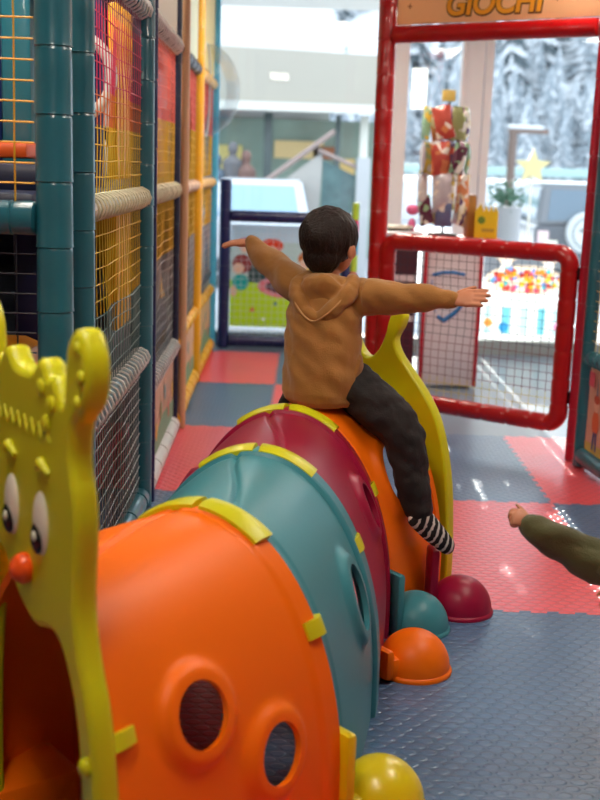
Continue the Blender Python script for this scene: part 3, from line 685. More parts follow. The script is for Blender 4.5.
picture('board_print', (q0, qd, up, Vector((-1, -0.09, 0)).normalized()), sh, pn, 0.014)

# ------------------------------------------------------------------ snack counter
RT = mat('red_trim', (196, 14, 40), 0.4); WP = mat('white_laminate', (240, 236, 240), 0.4)
sc = thing('snack_counter', 'white-fronted counter with red edging behind the entrance gate', 'counter', (1.10, 8.75, 0))
bm = B(); box(bm, (1.10, 8.75, 0.54), (0.40, 0.36, 1.06), 0.0, bev=0.004); obj('body', bm, WP, sc)
for x in (0.895, 1.305):
    bm = B(); box(bm, (x, 8.56, 0.55), (0.025, 0.03, 1.08), bev=0.004); obj('edge_trim', bm, RT, sc)
bm = B(); box(bm, (1.13, 8.74, 1.10), (0.62, 0.42, 0.03), bev=0.006); obj('top', bm, RT, sc)
bm = B(); sweep(bm, [(0.95, 8.566, 0.835), (1.02, 8.566, 0.855), (1.10, 8.566, 0.86), (1.19, 8.566, 0.845)], 0.012, 8); sweep(bm, [(1.0, 8.566, 0.53), (1.05, 8.566, 0.50), (1.12, 8.566, 0.55), (1.20, 8.566, 0.64)], [.014, .02, .018, .010], 8); sweep(bm, [(0.95, 8.566, 0.80), (0.94, 8.566, 0.72), (0.96, 8.566, 0.60), (0.99, 8.566, 0.56)], [.004, .004, .004, .004], 6); obj('blue_mark', bm, mat('blue_ink', (50, 130, 200), 0.5), sc)
de = thing('low_desk', 'dark desk with pale top left of the snack counter', 'desk', (0.72, 8.75, 0))
bm = B(); box(bm, (0.68, 8.75, 1.13), (0.36, 0.5, 0.03), bev=0.006); obj('desk_top', bm, WP, de)
bm = B(); box(bm, (0.68, 8.80, 0.55), (0.32, 0.4, 1.10), bev=0.006); obj('body', bm, mat('plum_laminate', (78, 30, 48), 0.5), de)
bm = B(); box(bm, (0.70, 8.59, 0.80), (0.24, 0.02, 0.05)); obj('shelf_edge', bm, WP, de)
bm = B(); box(bm, (0.70, 8.59, 0.50), (0.24, 0.02, 0.04)); obj('shelf_edge', bm, WP, de)
tr = thing('tray', 'black round tray with white rim on the low desk', 'tray', (0.66, 8.7, 1.145))
bm = B(); sweep(bm, [Vector((0.66+0.13*math.cos(a), 8.7+0.13*math.sin(a), 1.175)) for a in [2*PI*i/28 for i in range(28)]], 0.012, 8, closed=True); obj('rim', bm, WHT, tr)
bm = B(); bmesh.ops.create_cone(bm, cap_ends=True, segments=28, radius1=0.11, radius2=0.13, depth=0.03, matrix=Matrix.Translation((0.66, 8.7, 1.162))); obj('dish', bm, mat('black_plastic', (26, 24, 28), 0.35), tr)
ca = tag(obj('candy_bag', (lambda b: (ell(b, (0.79, 8.72, 1.30), (0.05, 0.03, 0.04), 14), ell(b, (0.79, 8.72, 1.19), (0.03, 0.03, 0.05), 12), b)[2])(B()), mat('candy_pink', (226, 110, 160), 0.4)), 'small pink candy pack standing on the low desk', 'candy pack')
# display rack with bags
rk = thing('snack_rack', 'metal snack display rack standing on the red counter top', 'display rack', (1.02, 8.72, 1.115))
bm = B(); sweep(bm, [(1.02, 8.72, 1.125), (1.02, 8.72, 2.10)], 0.009, 10); obj('pole', bm, mat('rack_metal', (110, 108, 110), 0.35, metal=0.8), rk)
bm = B(); bmesh.ops.create_cone(bm, cap_ends=True, segments=24, radius1=0.12, radius2=0.10, depth=0.02, matrix=Matrix.Translation((1.02, 8.72, 1.128))); obj('base', bm, MATS['rack_metal'], rk)
bm = B()
for z in (2.0, 1.76, 1.52):
    for a in range(6): sweep(bm, [(1.02, 8.72, z), (1.02+0.16*math.cos(a*PI/3), 8.72+0.16*math.sin(a*PI/3), z+0.01)], 0.003, 6)
obj('hook', bm, MATS['rack_metal'], rk)
bm = B(); box(bm, (1.01, 8.70, 2.13), (0.10, 0.02, 0.08), bev=0.008); obj('topper', bm, mat('topper_cream', (226, 200, 110), 0.5), rk)
def bag(bm, c, wd, ht, th, tilt, yaw, foldz=0.0):
    n = 10; grid = {}
    Mx = Matrix.Translation(c) @ Matrix.Rotation(yaw, 4, 'Z') @ Matrix.Rotation(tilt, 4, 'Y')
    for s in (1, -1):
        for i in range(n+1):
            for j in range(n+1):
                u, v = i/n*2-1, j/n*2-1
                if s == -1 and (abs(u) == 1 or abs(v) == 1): grid[s, i, j] = grid[1, i, j]; continue
                t = th*(1-abs(u)**3)*(1-abs(v)**3)*(1+0.25*noise.noise(Vector((u*2+c[0]*9, v*2+c[2]*7, s))))
                grid[s, i, j] = bm.verts.new(Mx @ Vector((u*wd/2*(1-0.08*(1-v*v)), s*t, v*ht/2-ht/2)))
    for s in (1, -1):
        for i in range(n):
            for j in range(n): bm.faces.new((grid[s, i, j], grid[s, i+1, j], grid[s, i+1, j+1], grid[s, i, j+1]))
def mat_bag(name, rgb, rgb2):
    if name in MATS: return MATS[name]
    m = mat(name, rgb, 0.22, metal=0.2, bump=0.7, scale=26); nt = m.node_tree; N = nt.nodes; L = nt.links; b = N['Principled BSDF']
    tc = N['Texture Coordinate']; v = N.new('ShaderNodeTexVoronoi'); v.inputs['Scale'].default_value = 21; L.new(tc.outputs['Object'], v.inputs['Vector'])
    sp = N.new('ShaderNodeSeparateColor'); L.new(v.outputs['Color'], sp.inputs[0]); r_ = N.new('ShaderNodeValToRGB'); r_.color_ramp.interpolation = 'CONSTANT'; e = r_.color_ramp.elements; e.new(.5); e.new(.8)
    for k, (p_, c_) in enumerate(((0, rgb), (.42, rgb2), (.62, rgb), (.84, (232, 226, 214)))): e[k].position = p_; e[k].color = srgb(*c_)
    L.new(sp.outputs[0], r_.inputs[0]); L.new(r_.outputs[0], b.inputs['Base Color']); return m
BAGC = [('red', (190, 84, 72)), ('olive green', (160, 168, 112)), ('purple', (104, 76, 116)), ('silver', (198, 194, 202)), ('orange', (216, 138, 92)), ('pale green', (140, 176, 140)), ('cream', (222, 206, 170)), ('dark plum', (92, 44, 66)), ('blue-grey', (110, 120, 160)), ('mustard', (210, 176, 70))]
rows = [(2.05, 0.30, [0, 1, 6, 2, 4, 5]), (1.80, 0.30, [0, 7, 5, 2, 9, 3]), (1.57, 0.34, [3, 4, 8, 9, 7, 3]), (1.40, 0.26, [8, 6, 3, 1, 2, 7])]
pos = ('front left', 'front right', 'right side', 'back right', 'back left', 'left side')
rowname = ('top row', 'second row', 'third row', 'lowest row')
for ri, (z, hh, cs_) in enumerate(rows):
    for k, ci in enumerate(cs_):
        a = -PI/2-0.5+k*PI/3+0.15*ri; rr_ = 0.165 if ri else 0.14
        c = (1.01+rr_*math.cos(a)*1.05, 8.72+rr_*math.sin(a), z); bm = B()
        bag(bm, c, rnd.uniform(.13, .16), min(hh*.8, z-1.145), 0.022, rnd.uniform(-0.35, 0.35), a+PI/2+rnd.uniform(-.4, .4))
        nm_, rgb = BAGC[ci]; m = mat_bag('bag_%d' % ci, rgb, BAGC[(ci*3+4) % 10][1])
        tag(obj('snack_bag', bm, m), '%s snack bag hanging in the rack\'s %s, %s' % (nm_, rowname[ri], pos[k]), 'snack bag', 'snack bags on the display rack')
bxs = thing('snack_box', 'yellow snack carton with pointed cut-out top on the red counter', 'carton', (1.30, 8.66, 1.115))
bm = B(); poly = [(-0.085, 0), (0.085, 0), (0.085, 0.19), (0.06, 0.235), (0.05, 0.19), (0.03, 0.24), (0.015, 0.19), (-0.005, 0.24), (-0.02, 0.19), (-0.045, 0.25), (-0.085, 0.19)]
fb = frame((1.325, 8.60, 1.116), 8); prism(bm, poly, -0.07, 0.0, fb); obj('carton', bm, mat('carton_yellow', (236, 206, 30), 0.45), bxs, smooth=False)
picture('carton_print', fb, [(circ(-0.035, 0.13, 0.028), (110, 150, 50)), ([(-0.03, 0.045), (0.06, 0.045), (0.06, 0.07), (-0.03, 0.07)], (190, 160, 60))], bxs, 0.0)
bb_ = thing('tall_carton', 'tall narrow brown carton between snack rack and yellow carton', 'carton', (1.225, 8.74, 1.115))
bm = B(); box(bm, (1.222, 8.74, 1.265), (0.06, 0.12, 0.30), 0.1, bev=0.004); obj('carton', bm, mat('carton_brown', (176, 128, 60), 0.55), bb_)
bm = B(); box(bm, (1.222, 8.74, 1.419), (0.05, 0.11, 0.01), 0.1); obj('flap', bm, mat('carton_brown2', (150, 104, 50), 0.6), bb_)

# notices and pictures on the glass
tag(obj('paper_notice', (lambda b: (quad(b, (0.875, YF-0.012, 2.11), (1.005, YF-0.012, 2.11), (1.005, YF-0.012, 2.45), (0.875, YF-0.012, 2.45)), b)[1])(B()), backlit(mat('paper', (244, 242, 230), 0.6), .75), smooth=False), 'blank cream paper notice taped to the narrow window pane', 'notice')
po = thing('window_poster', 'bright poster of two children in a ball pool on low glass', 'poster', (1.98, YF-0.05, 0.12))
bm = B(); box(bm, (1.975, YF-0.012, 0.53), (0.78, 0.003, 0.86)); obj('sheet', bm, mat_glass('clear_film2', (0.95, 0.95, 0.95)), po)
fr = (Vector((1.595, YF-0.034, 0.11)), Vector((1, 0, 0)), up, Vector((0, -1, 0)))
sh = [([(0, .56), (.76, .56), (.76, .84), (0, .84)], (120, 128, 140)), ([(0, .0), (.76, .0), (.76, .56), (0, .56)], (236, 244, 246)), (circ(.38, .55, .36, .13, 40), (246, 230, 210))]
for cx in (.20, .58):
    sh += [(circ(cx, .77, .075, .07), (246, 214, 190)), (circ(cx, .825, .08, .035), (240, 226, 160)), (circ(cx, .66, .05, .07), (250, 246, 240)),
           ([(cx-.04, .70), (cx-.12, .76), (cx-.15, .82), (cx-.12, .83), (cx-.09, .78), (cx-.03, .73)], (250, 224, 200)), ([(cx+.04, .70), (cx+.12, .76), (cx+.15, .82), (cx+.12, .83), (cx+.09, .78), (cx+.03, .73)], (250, 224, 200)),
           (circ(cx-.025, .77, .008), (60, 50, 50)), (circ(cx+.025, .77, .008), (60, 50, 50)), (circ(cx, .74, .02, .006), (190, 70, 70))]
bc = [(236, 110, 50), (240, 190, 40), (90, 190, 200), (230, 90, 120), (120, 150, 220), (244, 150, 60), (200, 70, 60)]
for q in range(90):
    a = rnd.uniform(0, 2*PI); r_ = math.sqrt(rnd.random()); sh.append((circ(.38+.31*r_*math.cos(a), .555+.105*r_*math.sin(a), .023, .023, 10), rnd.choice(bc)))
sh += [([(0, .44), (.1, .37), (.38, .33), (.66, .37), (.76, .44), (.76, .0), (0, .0)], (240, 246, 248))]
for q, x in enumerate((.06, .22, .38, .54, .68)): sh.append(([(x-.03, .06), (x+.04, .06), (x+.04, .30), (x-.03, .30)], ((190, 226, 232), (120, 200, 220))[q % 2]))
sh += [(circ(.07, .16, .04), (240, 160, 80)), (circ(.21, .12, .045), (60, 150, 210)), (circ(.55, .16, .035), (120, 190, 210)), (circ(.69, .14, .035), (240, 150, 190))]
picture('poster_print', fr, sh, po, -0.012, film=True)

# ------------------------------------------------------------------ outdoors
SNOW = mat('snow', (200, 205, 210), 0.7, vary=0.03, bump=0.2, scale=4)
bm = B(); box(bm, (0, 70, -0.35), (300, 119, 0.2)); o = obj('snowy_forecourt', bm, mat('forecourt_snow', (176, 180, 186), 0.6, vary=0.2, vscale=0.4)); o['kind'] = 'structure'; o.name = 'trim_4'
bm = B(); box(bm, (-1.8, 11.8, 3.34), (5.1, 2.6, 0.16)); box(bm, (2.85, 11.03, 3.34), (4.2, 1.06, 0.16)); struct('eave_sun_block', bm, mat('eave_sun_block_paint', (226, 222, 212), 0.7, vary=0.03))  # right-hand slab is unseen, added to cut the sun patch on the mats
# hillside
bm = B(); nx, ny = 60, 40; g = []
def hill(x, y):
    t = max(0, (y-105)/170); return -0.25+t**1.1*62+noise.noise(Vector((x*0.012, y*0.012, 3)))*14*min(1, t*3)+noise.noise(Vector((x*0.05, y*0.05, 8)))*3*min(1, t*3)
for i in range(nx+1):
    g.append([bm.verts.new((-100+330*i/nx, 105+250*j/ny, hill(-100+330*i/nx, 105+250*j/ny))) for j in range(ny+1)])
for i in range(nx):
    for j in range(ny): bm.faces.new((g[i][j], g[i+1][j], g[i+1][j+1], g[i][j+1]))
o = obj('snowy_hillside', bm, SNOW); tag(o, 'snow-covered hillside rising beyond the road', 'hillside')
TREEM = [mat('snowy_needles', (100, 112, 118), 0.9, vary=0.8, vscale=1.2), mat('snowy_needles_dark', (80, 92, 98), 0.9, vary=0.8, vscale=1.4), mat('snowy_hazy_needles', (150, 160, 168), 0.9, vary=0.3, vscale=1.2)]  # the pale one also holds the distance haze in its colour
def conifer(H, m, seed):
    r = random.Random(seed); bm = B(); tiers = 15
    for t in range(tiers):
        f = t/tiers; z = H*(0.06+0.92*f); R_ = H*0.19*(1-f)**0.9*r.uniform(.85, 1.15)+0.12; n = 18; tip = bm.verts.new((0, 0, z+H*0.10))
        ring = [bm.verts.new((R_*(1.2 if k % 2 else 0.5)*r.uniform(.7, 1.2)*math.cos(2*PI*k/n+t), R_*(1.2 if k % 2 else 0.5)*r.uniform(.7, 1.2)*math.sin(2*PI*k/n+t), z-H*0.03*r.uniform(0, 1.6)*(1 if k % 2 else -.4))) for k in range(n)]
        for k in range(n): f_ = bm.faces.new((ring[k], ring[(k+1) % n], tip)); f_.material_index = 1 if r.random() < 0.4 else 0
    sweep(bm, [(0, 0, -1), (0, 0, H*0.3)], H*0.018, 6)
    me = bpy.data.meshes.new('conifer'); bm.to_mesh(me); bm.free()
    for x in (m, SNOW): me.materials.append(x)
    return me
TM = [conifer(7.5+1.1*i, TREEM[i % 3], i) for i in range(6)]
cnt = 0; tr_r = random.Random(3)
while cnt < 299:
    foot_ = cnt < 110
    y = 106+tr_r.random()*16 if foot_ else 118+tr_r.random()**0.9*135
    x = y*tr_r.uniform(0.07, 0.29)+tr_r.uniform(-2, 2) if tr_r.random() < .93 else y*tr_r.uniform(0.0, 0.07)
    if not foot_ and noise.noise(Vector((x*0.05, y*0.035, 1.7))) < -0.30: continue
    o = bpy.data.objects.new('conifer', TM[tr_r.choice((2, 5)) if foot_ else tr_r.randrange(6)]); o.location = (x, y, hill(x, y)-0.3); s = tr_r.uniform(0.5, 0.8) if foot_ else tr_r.uniform(0.75, 1.3); o.scale = (s, s, s*1.05); o.rotation_euler = (0, 0, tr_r.uniform(0, 6)); link(o)
    tag(o, 'small frosted conifer in the haze-coloured belt at the foot of the hillside' if foot_ else 'snow-laden conifer higher up the hillside beyond the road', 'tree', 'frosted conifers at the hill foot' if foot_ else 'snow-laden conifers on the hillside'); cnt += 1
# guard rail, lamp, star, shrub
gr = thing('guard_rail', 'pale green road guard rail in front of the forest', 'guard rail', (9, 40, -0.25))
bm = B(); box(bm, (9, 40, 1.62), (34, 0.08, 0.30), bev=0.02); obj('beam', bm, mat('rail_green', (150, 176, 174), 0.5), gr)
for k in range(9):
    bm = B(); box(bm, (-6+k*4, 40.1, 0.7), (0.12, 0.12, 1.9)); obj('post', bm, mat('rail_post', (150, 160, 160), 0.5), gr)
bm = B(); box(bm, (12, 44, 0.5), (60, 6, 1.6), bev=0.3); o = tag(obj('snow_bank', bm, SNOW), 'ploughed bank of snow behind the guard rail', 'snow bank')
lp = thing('street_lamp', 'dark street lamp with snow on its flat arm outside the window', 'street lamp', (4.30, 25, -0.25))
bm = B(); sweep(bm, [(4.30, 25, -0.25), (4.30, 25, 2.45)], 0.09, 12); obj('pole', bm, mat('lamp_brown', (110, 92, 84), 0.6), lp)
bm = B(); box(bm, (4.62, 25, 2.45), (0.85, 0.16, 0.10), bev=0.02); obj('arm', bm, MATS['lamp_brown'], lp)
bm = B(); box(bm, (4.55, 25, 2.53), (0.75, 0.18, 0.09), bev=0.04); obj('snow_cap', bm, SNOW, lp)
st = thing('star_decoration', 'yellow star decoration on a thin stake outside the window', 'star', (2.40, 12.6, -0.25))
f5 = frame((2.40, 12.6, 1.66), 0)
me = curve_mesh('star', [[((0.20 if i % 2 == 0 else 0.09)*math.sin(PI*i/5), (0.20 if i % 2 == 0 else 0.09)*math.cos(PI*i/5)) for i in range(10)]], 0.03, 0.004, f5); me.materials.clear(); obj('star', me, mat('star_yellow', (240, 230, 176), 0.5), st, smooth=False)
bm = B(); sweep(bm, [(2.40, 12.62, -0.25), (2.40, 12.62, 1.6)], 0.012, 8); obj('stake', bm, WHT, st)
pt = thing('potted_shrub', 'small potted evergreen shrub outside beside the dark car', 'shrub', (2.30, 13.6, -0.25))
bm = B(); bmesh.ops.create_cone(bm, cap_ends=True, segments=24, radius1=0.14, radius2=0.20, depth=1.45, matrix=Matrix.Translation((2.30, 13.6, 0.48))); obj('planter', bm, mat('planter_grey', (150, 152, 156), 0.6), pt)
bm = B(); r = random.Random(5)
for k in range(260):
    d = Vector((r.gauss(0, 1), r.gauss(0, 1), r.gauss(0, 1)*0.8+0.3)).normalized()*r.uniform(0.06, 0.26); p = Vector((2.30, 13.6, 1.30))+d; a = Vector((r.gauss(0, 1), r.gauss(0, 1), r.gauss(0, 1))).normalized()*0.035; b = a.cross(d).normalized()*0.018
    quad(bm, p-a, p-b, p+a, p+b)
obj('foliage', bm, mat('shrub_green', (70, 104, 84), 0.8, vary=0.4), pt, smooth=False)

# cars: body from cross-sections along the length, rear faces the viewer
def car(name, label, loc, Wd, Ln, Ht, paint, boxy, parts_extra):
    x, y, z = loc; t = thing(name, label, 'car', loc); hb = Ht*0.60
    def pp(u, v, w_): return Vector((x+u, y+v, z+w_))
    bm = B(); prof = [(0, .22), (-.03, .34), (0, hb*0.98), (.06, hb), (Ln-1.25, hb+0.02), (Ln-.12, hb-.12), (Ln, hb-.25), (Ln+.02, .28), (Ln-.05, .2)]
    secs = []
    for s, k in ((-1, 0), (-1, 1), (1, 1), (1, 0)):
        pass
    us = [(-Wd/2, .94), (-Wd/2+.05, 1.0), (0, 1.01), (Wd/2-.05, 1.0), (Wd/2, .94)]
    for u, k in us: secs.append([bm.verts.new(pp(u, Ln/2+(v-Ln/2)*(1 if abs(u) < Wd/2-.01 else .985), .2+(w_-.2)*k)) for v, w_ in prof])
    for a, b in zip(secs, secs[1:]):
        for i in range(len(prof)): j = (i+1) % len(prof); bm.faces.new((a[i], a[j], b[j], b[i]))
    bm.faces.new(secs[0][::-1]); bm.faces.new(secs[-1]); obj('body', bm, paint, t, angle=35)
    c0, c1 = (0.02, Ln-1.35) if boxy else (0.30, Ln-1.05); ins = .08 if boxy else .16
    def cab(sc_, z0_, z1_, e=0.0):
        lo = [(-Wd/2+.04, c0), (Wd/2-.04, c0), (Wd/2-.04, c1+.35), (-Wd/2+.04, c1+.35)]; hi = [(-Wd/2+.04+ins, c0+(.12 if boxy else .5)), (Wd/2-.04-ins, c0+(.12 if boxy else .5)), (Wd/2-.04-ins, c1-.35), (-Wd/2+.04+ins, c1-.35)]
        return lo, hi
    lo, hi = cab(1, 0, 0); bm = B(); A_ = [bm.verts.new(pp(a, b, hb-.01)) for a, b in lo]; H_ = [bm.verts.new(pp(a, b, Ht-.05)) for a, b in hi]
    for i in range(4): j = (i+1) % 4; bm.faces.new((A_[i], A_[j], H_[j], H_[i]))
    bm.faces.new(H_); bm.faces.new(A_[::-1]); bmesh.ops.bevel(bm, geom=bm.edges[:], offset=.04, segments=2, affect='EDGES'); obj('cabin', bm, paint, t, angle=35)
    gm = mat('car_glass', (84, 104, 120), 0.08, coat=0.5)
    def pane(i, j, m0=.10, b0=.12, t0=.14):
        a, b = pp(*lo[i], hb-.01), pp(*lo[j], hb-.01); c, d = pp(*hi[j], Ht-.05), pp(*hi[i], Ht-.05); n = (b-a).cross(d-a).normalized()
        if n.dot((a+c)/2-pp(0, Ln/2, Ht*.8)) < 0: n = -n
        f = lambda s, q: (a.lerp(b, s)).lerp(d.lerp(c, s), q)
        bm = B(); pts = [f(m0, b0), f(1-m0, b0), f(1-m0, 1-t0), f(m0, 1-t0)]; A2 = [bm.verts.new(p+n*.012) for p in pts]; B2 = [bm.verts.new(p-n*.02) for p in pts]
        bm.faces.new(A2); bm.faces.new(B2[::-1])
        for k in range(4): bm.faces.new((A2[k], A2[(k+1) % 4], B2[(k+1) % 4], B2[k]))
        return bm
    obj('rear_window' if boxy else 'windscreen', pane(0, 1), gm if boxy else mat('car_glass_sky', (128, 160, 186), 0.06, coat=0.5), t, smooth=False)
    for i, j in ((1, 2), (3, 0)):
        obj('side_window', pane(i, j, .06), gm, t, smooth=False)
    for sx in (-1, 1):
        for v in (.62, Ln-.72):
            bm = B(); bmesh.ops.create_cone(bm, cap_ends=True, segments=28, radius1=.33, radius2=.33, depth=.2, matrix=Matrix.Translation(pp(sx*(Wd/2-.09), v, .33)) @ Matrix.Rotation(PI/2, 4, 'Y')); wh = obj('wheel', bm, mat('tyre', (30, 30, 32), 0.7), t)
            bm = B(); bmesh.ops.create_cone(bm, cap_ends=True, segments=24, radius1=.19, radius2=.17, depth=.03, matrix=Matrix.Translation(pp(sx*(Wd/2+.015), v, .33)) @ Matrix.Rotation(PI/2, 4, 'Y')); obj('hub_cap', bm, mat('hub', (160, 162, 166), 0.35, metal=0.7), wh)
        bm = B(); box(bm, pp(sx*(Wd/2+.10), (Ln-1.25) if boxy else .95, hb+.06), (.20, .10, .15), bev=.03); obj('mirror', bm, paint, t)
        bm = B(); box(bm, pp(sx*(Wd/2-.14), -.02, hb-.22), (.18, .05, .26), bev=.015); obj('lamp', bm, mat('car_lamp', (216, 190, 190) if boxy else (226, 230, 236), 0.2), t)
    bm = B(); box(bm, pp(0, -.03, .36), (Wd*.94, .12, .20), bev=.03); obj('bumper', bm, mat('bumper', (70, 74, 80), 0.5), t)
    parts_extra(t, pp, hb)
def spare(t, pp, hb):
    bm = B(); bmesh.ops.create_cone(bm, cap_ends=True, segments=36, radius1=.33, radius2=.33, depth=.18, matrix=Matrix.Translation(pp(0, -.12, hb-.10)) @ Matrix.Rotation(PI/2, 4, 'X')); bmesh.ops.bevel(bm, geom=[e for e in bm.edges if not e.is_manifold or len(e.link_faces) == 2 and e.calc_face_angle(0) > 1], offset=.03, segments=2, affect='EDGES')
    sp_ = obj('spare_wheel_cover', bm, mat('cover_silver', (196, 200, 200), 0.35), t)
    bm = B(); sweep(bm, [pp(.24*math.cos(a), -.215, hb-.10+.24*math.sin(a)) for a in [2*PI*i/32 for i in range(32)]], .012, 8, closed=True); obj('cover_ring', bm, mat('cover_dark', (110, 120, 120), 0.4), sp_)
    bm = B(); box(bm, pp(0, -.22, hb-.06), (.28, .01, .05)); obj('cover_mark', bm, MATS['cover_dark'], sp_)
    bm = B(); box(bm, pp(-.55, -.04, hb-.30), (.22, .03, .12)); obj('number_plate', bm, WHT, t)
def plain(t, pp, hb):
    bm = B(); box(bm, pp(0, -.035, .62), (1.0, .03, .14), bev=.01); obj('grille', bm, mat('grille', (40, 42, 46), 0.4), t)
car('car', 'dark grey off-road car with spare wheel cover outside the right window', (4.45, 18.6, -0.25), 1.62, 3.5, 1.74, mat('paint_grey', (98, 102, 108), 0.3, coat=0.6), True, spare)
car('car', 'white hatchback car parked outside behind the navy gate', (-0.72, 17.2, -0.25), 1.66, 3.9, 1.66, mat('paint_white', (196, 200, 206), 0.3, coat=0.5), False, plain)
# ramp wall with glazed side
rw = thing('entrance_ramp', 'pale concrete stair ramp with glazed side outside the window', 'ramp', (0.0, 19.8, -0.25))
fr = (Vector((0, 19.6, -0.25)), Vector((1, 0, 0)), up, Vector((0, -1, 0)))
bm = B(); prism(bm, [(-0.75, 0), (-0.75, 1.35), (-.62, 1.42), (0.20, 2.05), (0.24, 2.0), (0.16, 0)], -1.2, 0, fr); obj('stair_wall', bm, mat('concrete_pale', (164, 161, 156), 0.7, vary=0.05), rw, smooth=False)
bm = B(); sweep(bm, [(-0.85, 19.5, 1.20), (0.42, 19.5, 2.16)], 0.045, 8); obj('handrail', bm, mat('handrail_brown', (140, 122, 116), 0.5), rw)
bm = B(); sweep(bm, [(0.16, 19.55, 1.85), (0.98, 19.55, 1.52)], 0.035, 8); obj('handrail', bm, MATS['handrail_brown'], rw)
bm = B(); prism(bm, [(0.16, 0), (0.16, 1.05), (0.95, .98), (0.95, 0)], -1.2, 0, fr); obj('side_wall', bm, mat('concrete_white', (172, 174, 176), 0.7), rw, smooth=False)
bm = B(); prism(bm, [(0.24, 1.06), (0.24, 1.95), (0.80, 1.70), (0.80, 1.0)], -0.06, -0.02, fr); obj('glazed_panel', bm, mat('dark_glazing', (84, 110, 112), 0.15, vary=0.4, vscale=6), rw, smooth=False)
bm = B(); box(bm, (0.92, 19.55, 0.75), (0.22, 0.2, 2.0)); obj('end_post', bm, MATS['concrete_white'], rw, smooth=False)
# building across the yard
bd = thing('shop_building', 'pale commercial building with deep fascia and glazed ground floor across the yard', 'building', (-3, 23.5, -0.25))
CRM = mat('fascia_cream', (160, 155, 144), 0.7, vary=0.05, vscale=0.6); WB = mat('upper_white', (214, 214, 212), 0.7)
bm = B(); prism(bm, [(-9, 2.62), (1.75, 2.70), (1.75, 3.60), (-9, 3.90)], -2.4, 0, (Vector((0, 22, 0)), Vector((1, 0, 0)), up, Vector((0, -1, 0)))); obj('fascia', bm, CRM, bd, smooth=False)
bm = B(); box(bm, (-3.6, 21.92, 2.64), (10.7, 0.10, 0.16)); obj('soffit_edge', bm, mat('soffit_white', (206, 204, 196), 0.7), bd, smooth=False)
bm = B(); box(bm, (-6.3, 26.4, 5.5), (13.4, 4, 11.5)); obj('upper_storey', bm, WB, bd, smooth=False)  # its hidden height above the window header is made up to block the sun
bm = B(); box(bm, (-3.6, 24.2, 1.1), (10.6, 0.1, 2.8)); gw = obj('shopfront_glass', bm, mat('shop_glass', (140, 158, 146), 0.12, vary=0.35, vscale=1.5), bd, smooth=False)
for xx, wd in ((-8.2, .2), (-5.6, .2), (-3.2, .16), (-0.78, .16), (0.55, .10), (1.05, .16), (1.6, .2)):
    bm = B(); box(bm, (xx, 22.6, 1.1), (wd, wd, 2.9), bev=0.01); obj('column', bm, mat('column_grey', (74, 86, 86), 0.5) if wd != .16 or xx < 0 else mat('column_pale', (216, 216, 206), 0.5), bd)
for q, (xx, zz, ww, hh, rgb) in enumerate(((-1.6, 1.5, .5, .9, (214, 196, 120)), (-0.2, 1.9, 1.0, .35, (226, 196, 140)), (.35, 1.85, .5, .25, (160, 96, 60)), (-2.0, 1.0, .5, .7, (120, 140, 130)), (.8, 1.3, .3, .9, (224, 190, 120)), (-3.9, 1.4, .9, .8, (200, 180, 110)))):
    bm = B(); box(bm, (xx, 24.1, zz), (ww, 0.06, hh)); obj('window_display', bm, mat('display_%d' % q, rgb, 0.6), bd, smooth=False)
for q, (xx, hh) in enumerate(((-1.36, 1.98), (-1.12, 1.84), (-1.65, 1.76))):
    bm = B(); ell(bm, (xx, 21.3, hh-0.13), (.10, .10, .13), 12); 
    sweep(bm, [(xx, 21.3, hh-.25), (xx, 21.3, hh-.36), (xx, 21.3, hh-.75), (xx, 21.3, hh-1.1), (xx, 21.3, -0.25)], [.06, .19, .17, .16, .10], 12)
    tag(obj('person', remesh('person', bm, 0.03, 3), mat('coat_%d' % q, ((92, 92, 96), (110, 84, 78), (84, 96, 110))[q], 0.8)), '%s standing outside before the shopfront' % ('person in grey coat', 'person in brown coat', 'person in slate-blue coat')[q], 'person', 'passers-by by the shopfront')

# ------------------------------------------------------------------ people
SKIN = mat('skin', (192, 126, 92), 0.5, bump=0.05, scale=60)
def mat_stripes(name, c1, c2, d, period, duty=0.5):
    m = bpy.data.materials.new(name); m.use_nodes = True; MATS[name] = m
    nt = m.node_tree; N = nt.nodes; L = nt.links; b = N['Principled BSDF']; b.inputs['Roughness'].default_value = 0.85
    tc = N.new('ShaderNodeTexCoord'); dp = N.new('ShaderNodeVectorMath'); dp.operation = 'DOT_PRODUCT'; dp.inputs[1].default_value = Vector(d).normalized()/period
    nz = N.new('ShaderNodeTexNoise'); nz.inputs['Scale'].default_value = 45; L.new(tc.outputs['Object'], nz.inputs['Vector'])
    ad = N.new('ShaderNodeMath'); ad.operation = 'MULTIPLY_ADD'; ad.inputs[1].default_value = 0.7; L.new(nz.outputs['Fac'], ad.inputs[0]); L.new(tc.outputs['Object'], dp.inputs[0]); L.new(dp.outputs['Value'], ad.inputs[2])
    fr_ = N.new('ShaderNodeMath'); fr_.operation = 'FRACT'; L.new(ad.outputs[0], fr_.inputs[0])
    gt = N.new('ShaderNodeMath'); gt.operation = 'GREATER_THAN'; gt.inputs[1].default_value = duty; L.new(fr_.outputs[0], gt.inputs[0])
    mx = N.new('ShaderNodeMix'); mx.data_type = 'RGBA'; mx.inputs[6].default_value = srgb(*c1); mx.inputs[7].default_value = srgb(*c2); L.new(gt.outputs[0], mx.inputs[0]); L.new(mx.outputs[2], b.inputs['Base Color']); return m
V = Vector
def limb(bm, pts, rad, n=16):
    P = spline([tuple(p) for p in pts], 5, closed=False); Rr = spline([(r,) for r in rad], 5, closed=False)
    sweep(bm, P, [q[0] for q in Rr], n)
    for p, r in ((P[0], rad[0]), (P[-1], rad[-1])): ell(bm, p, (r, r, r), n)
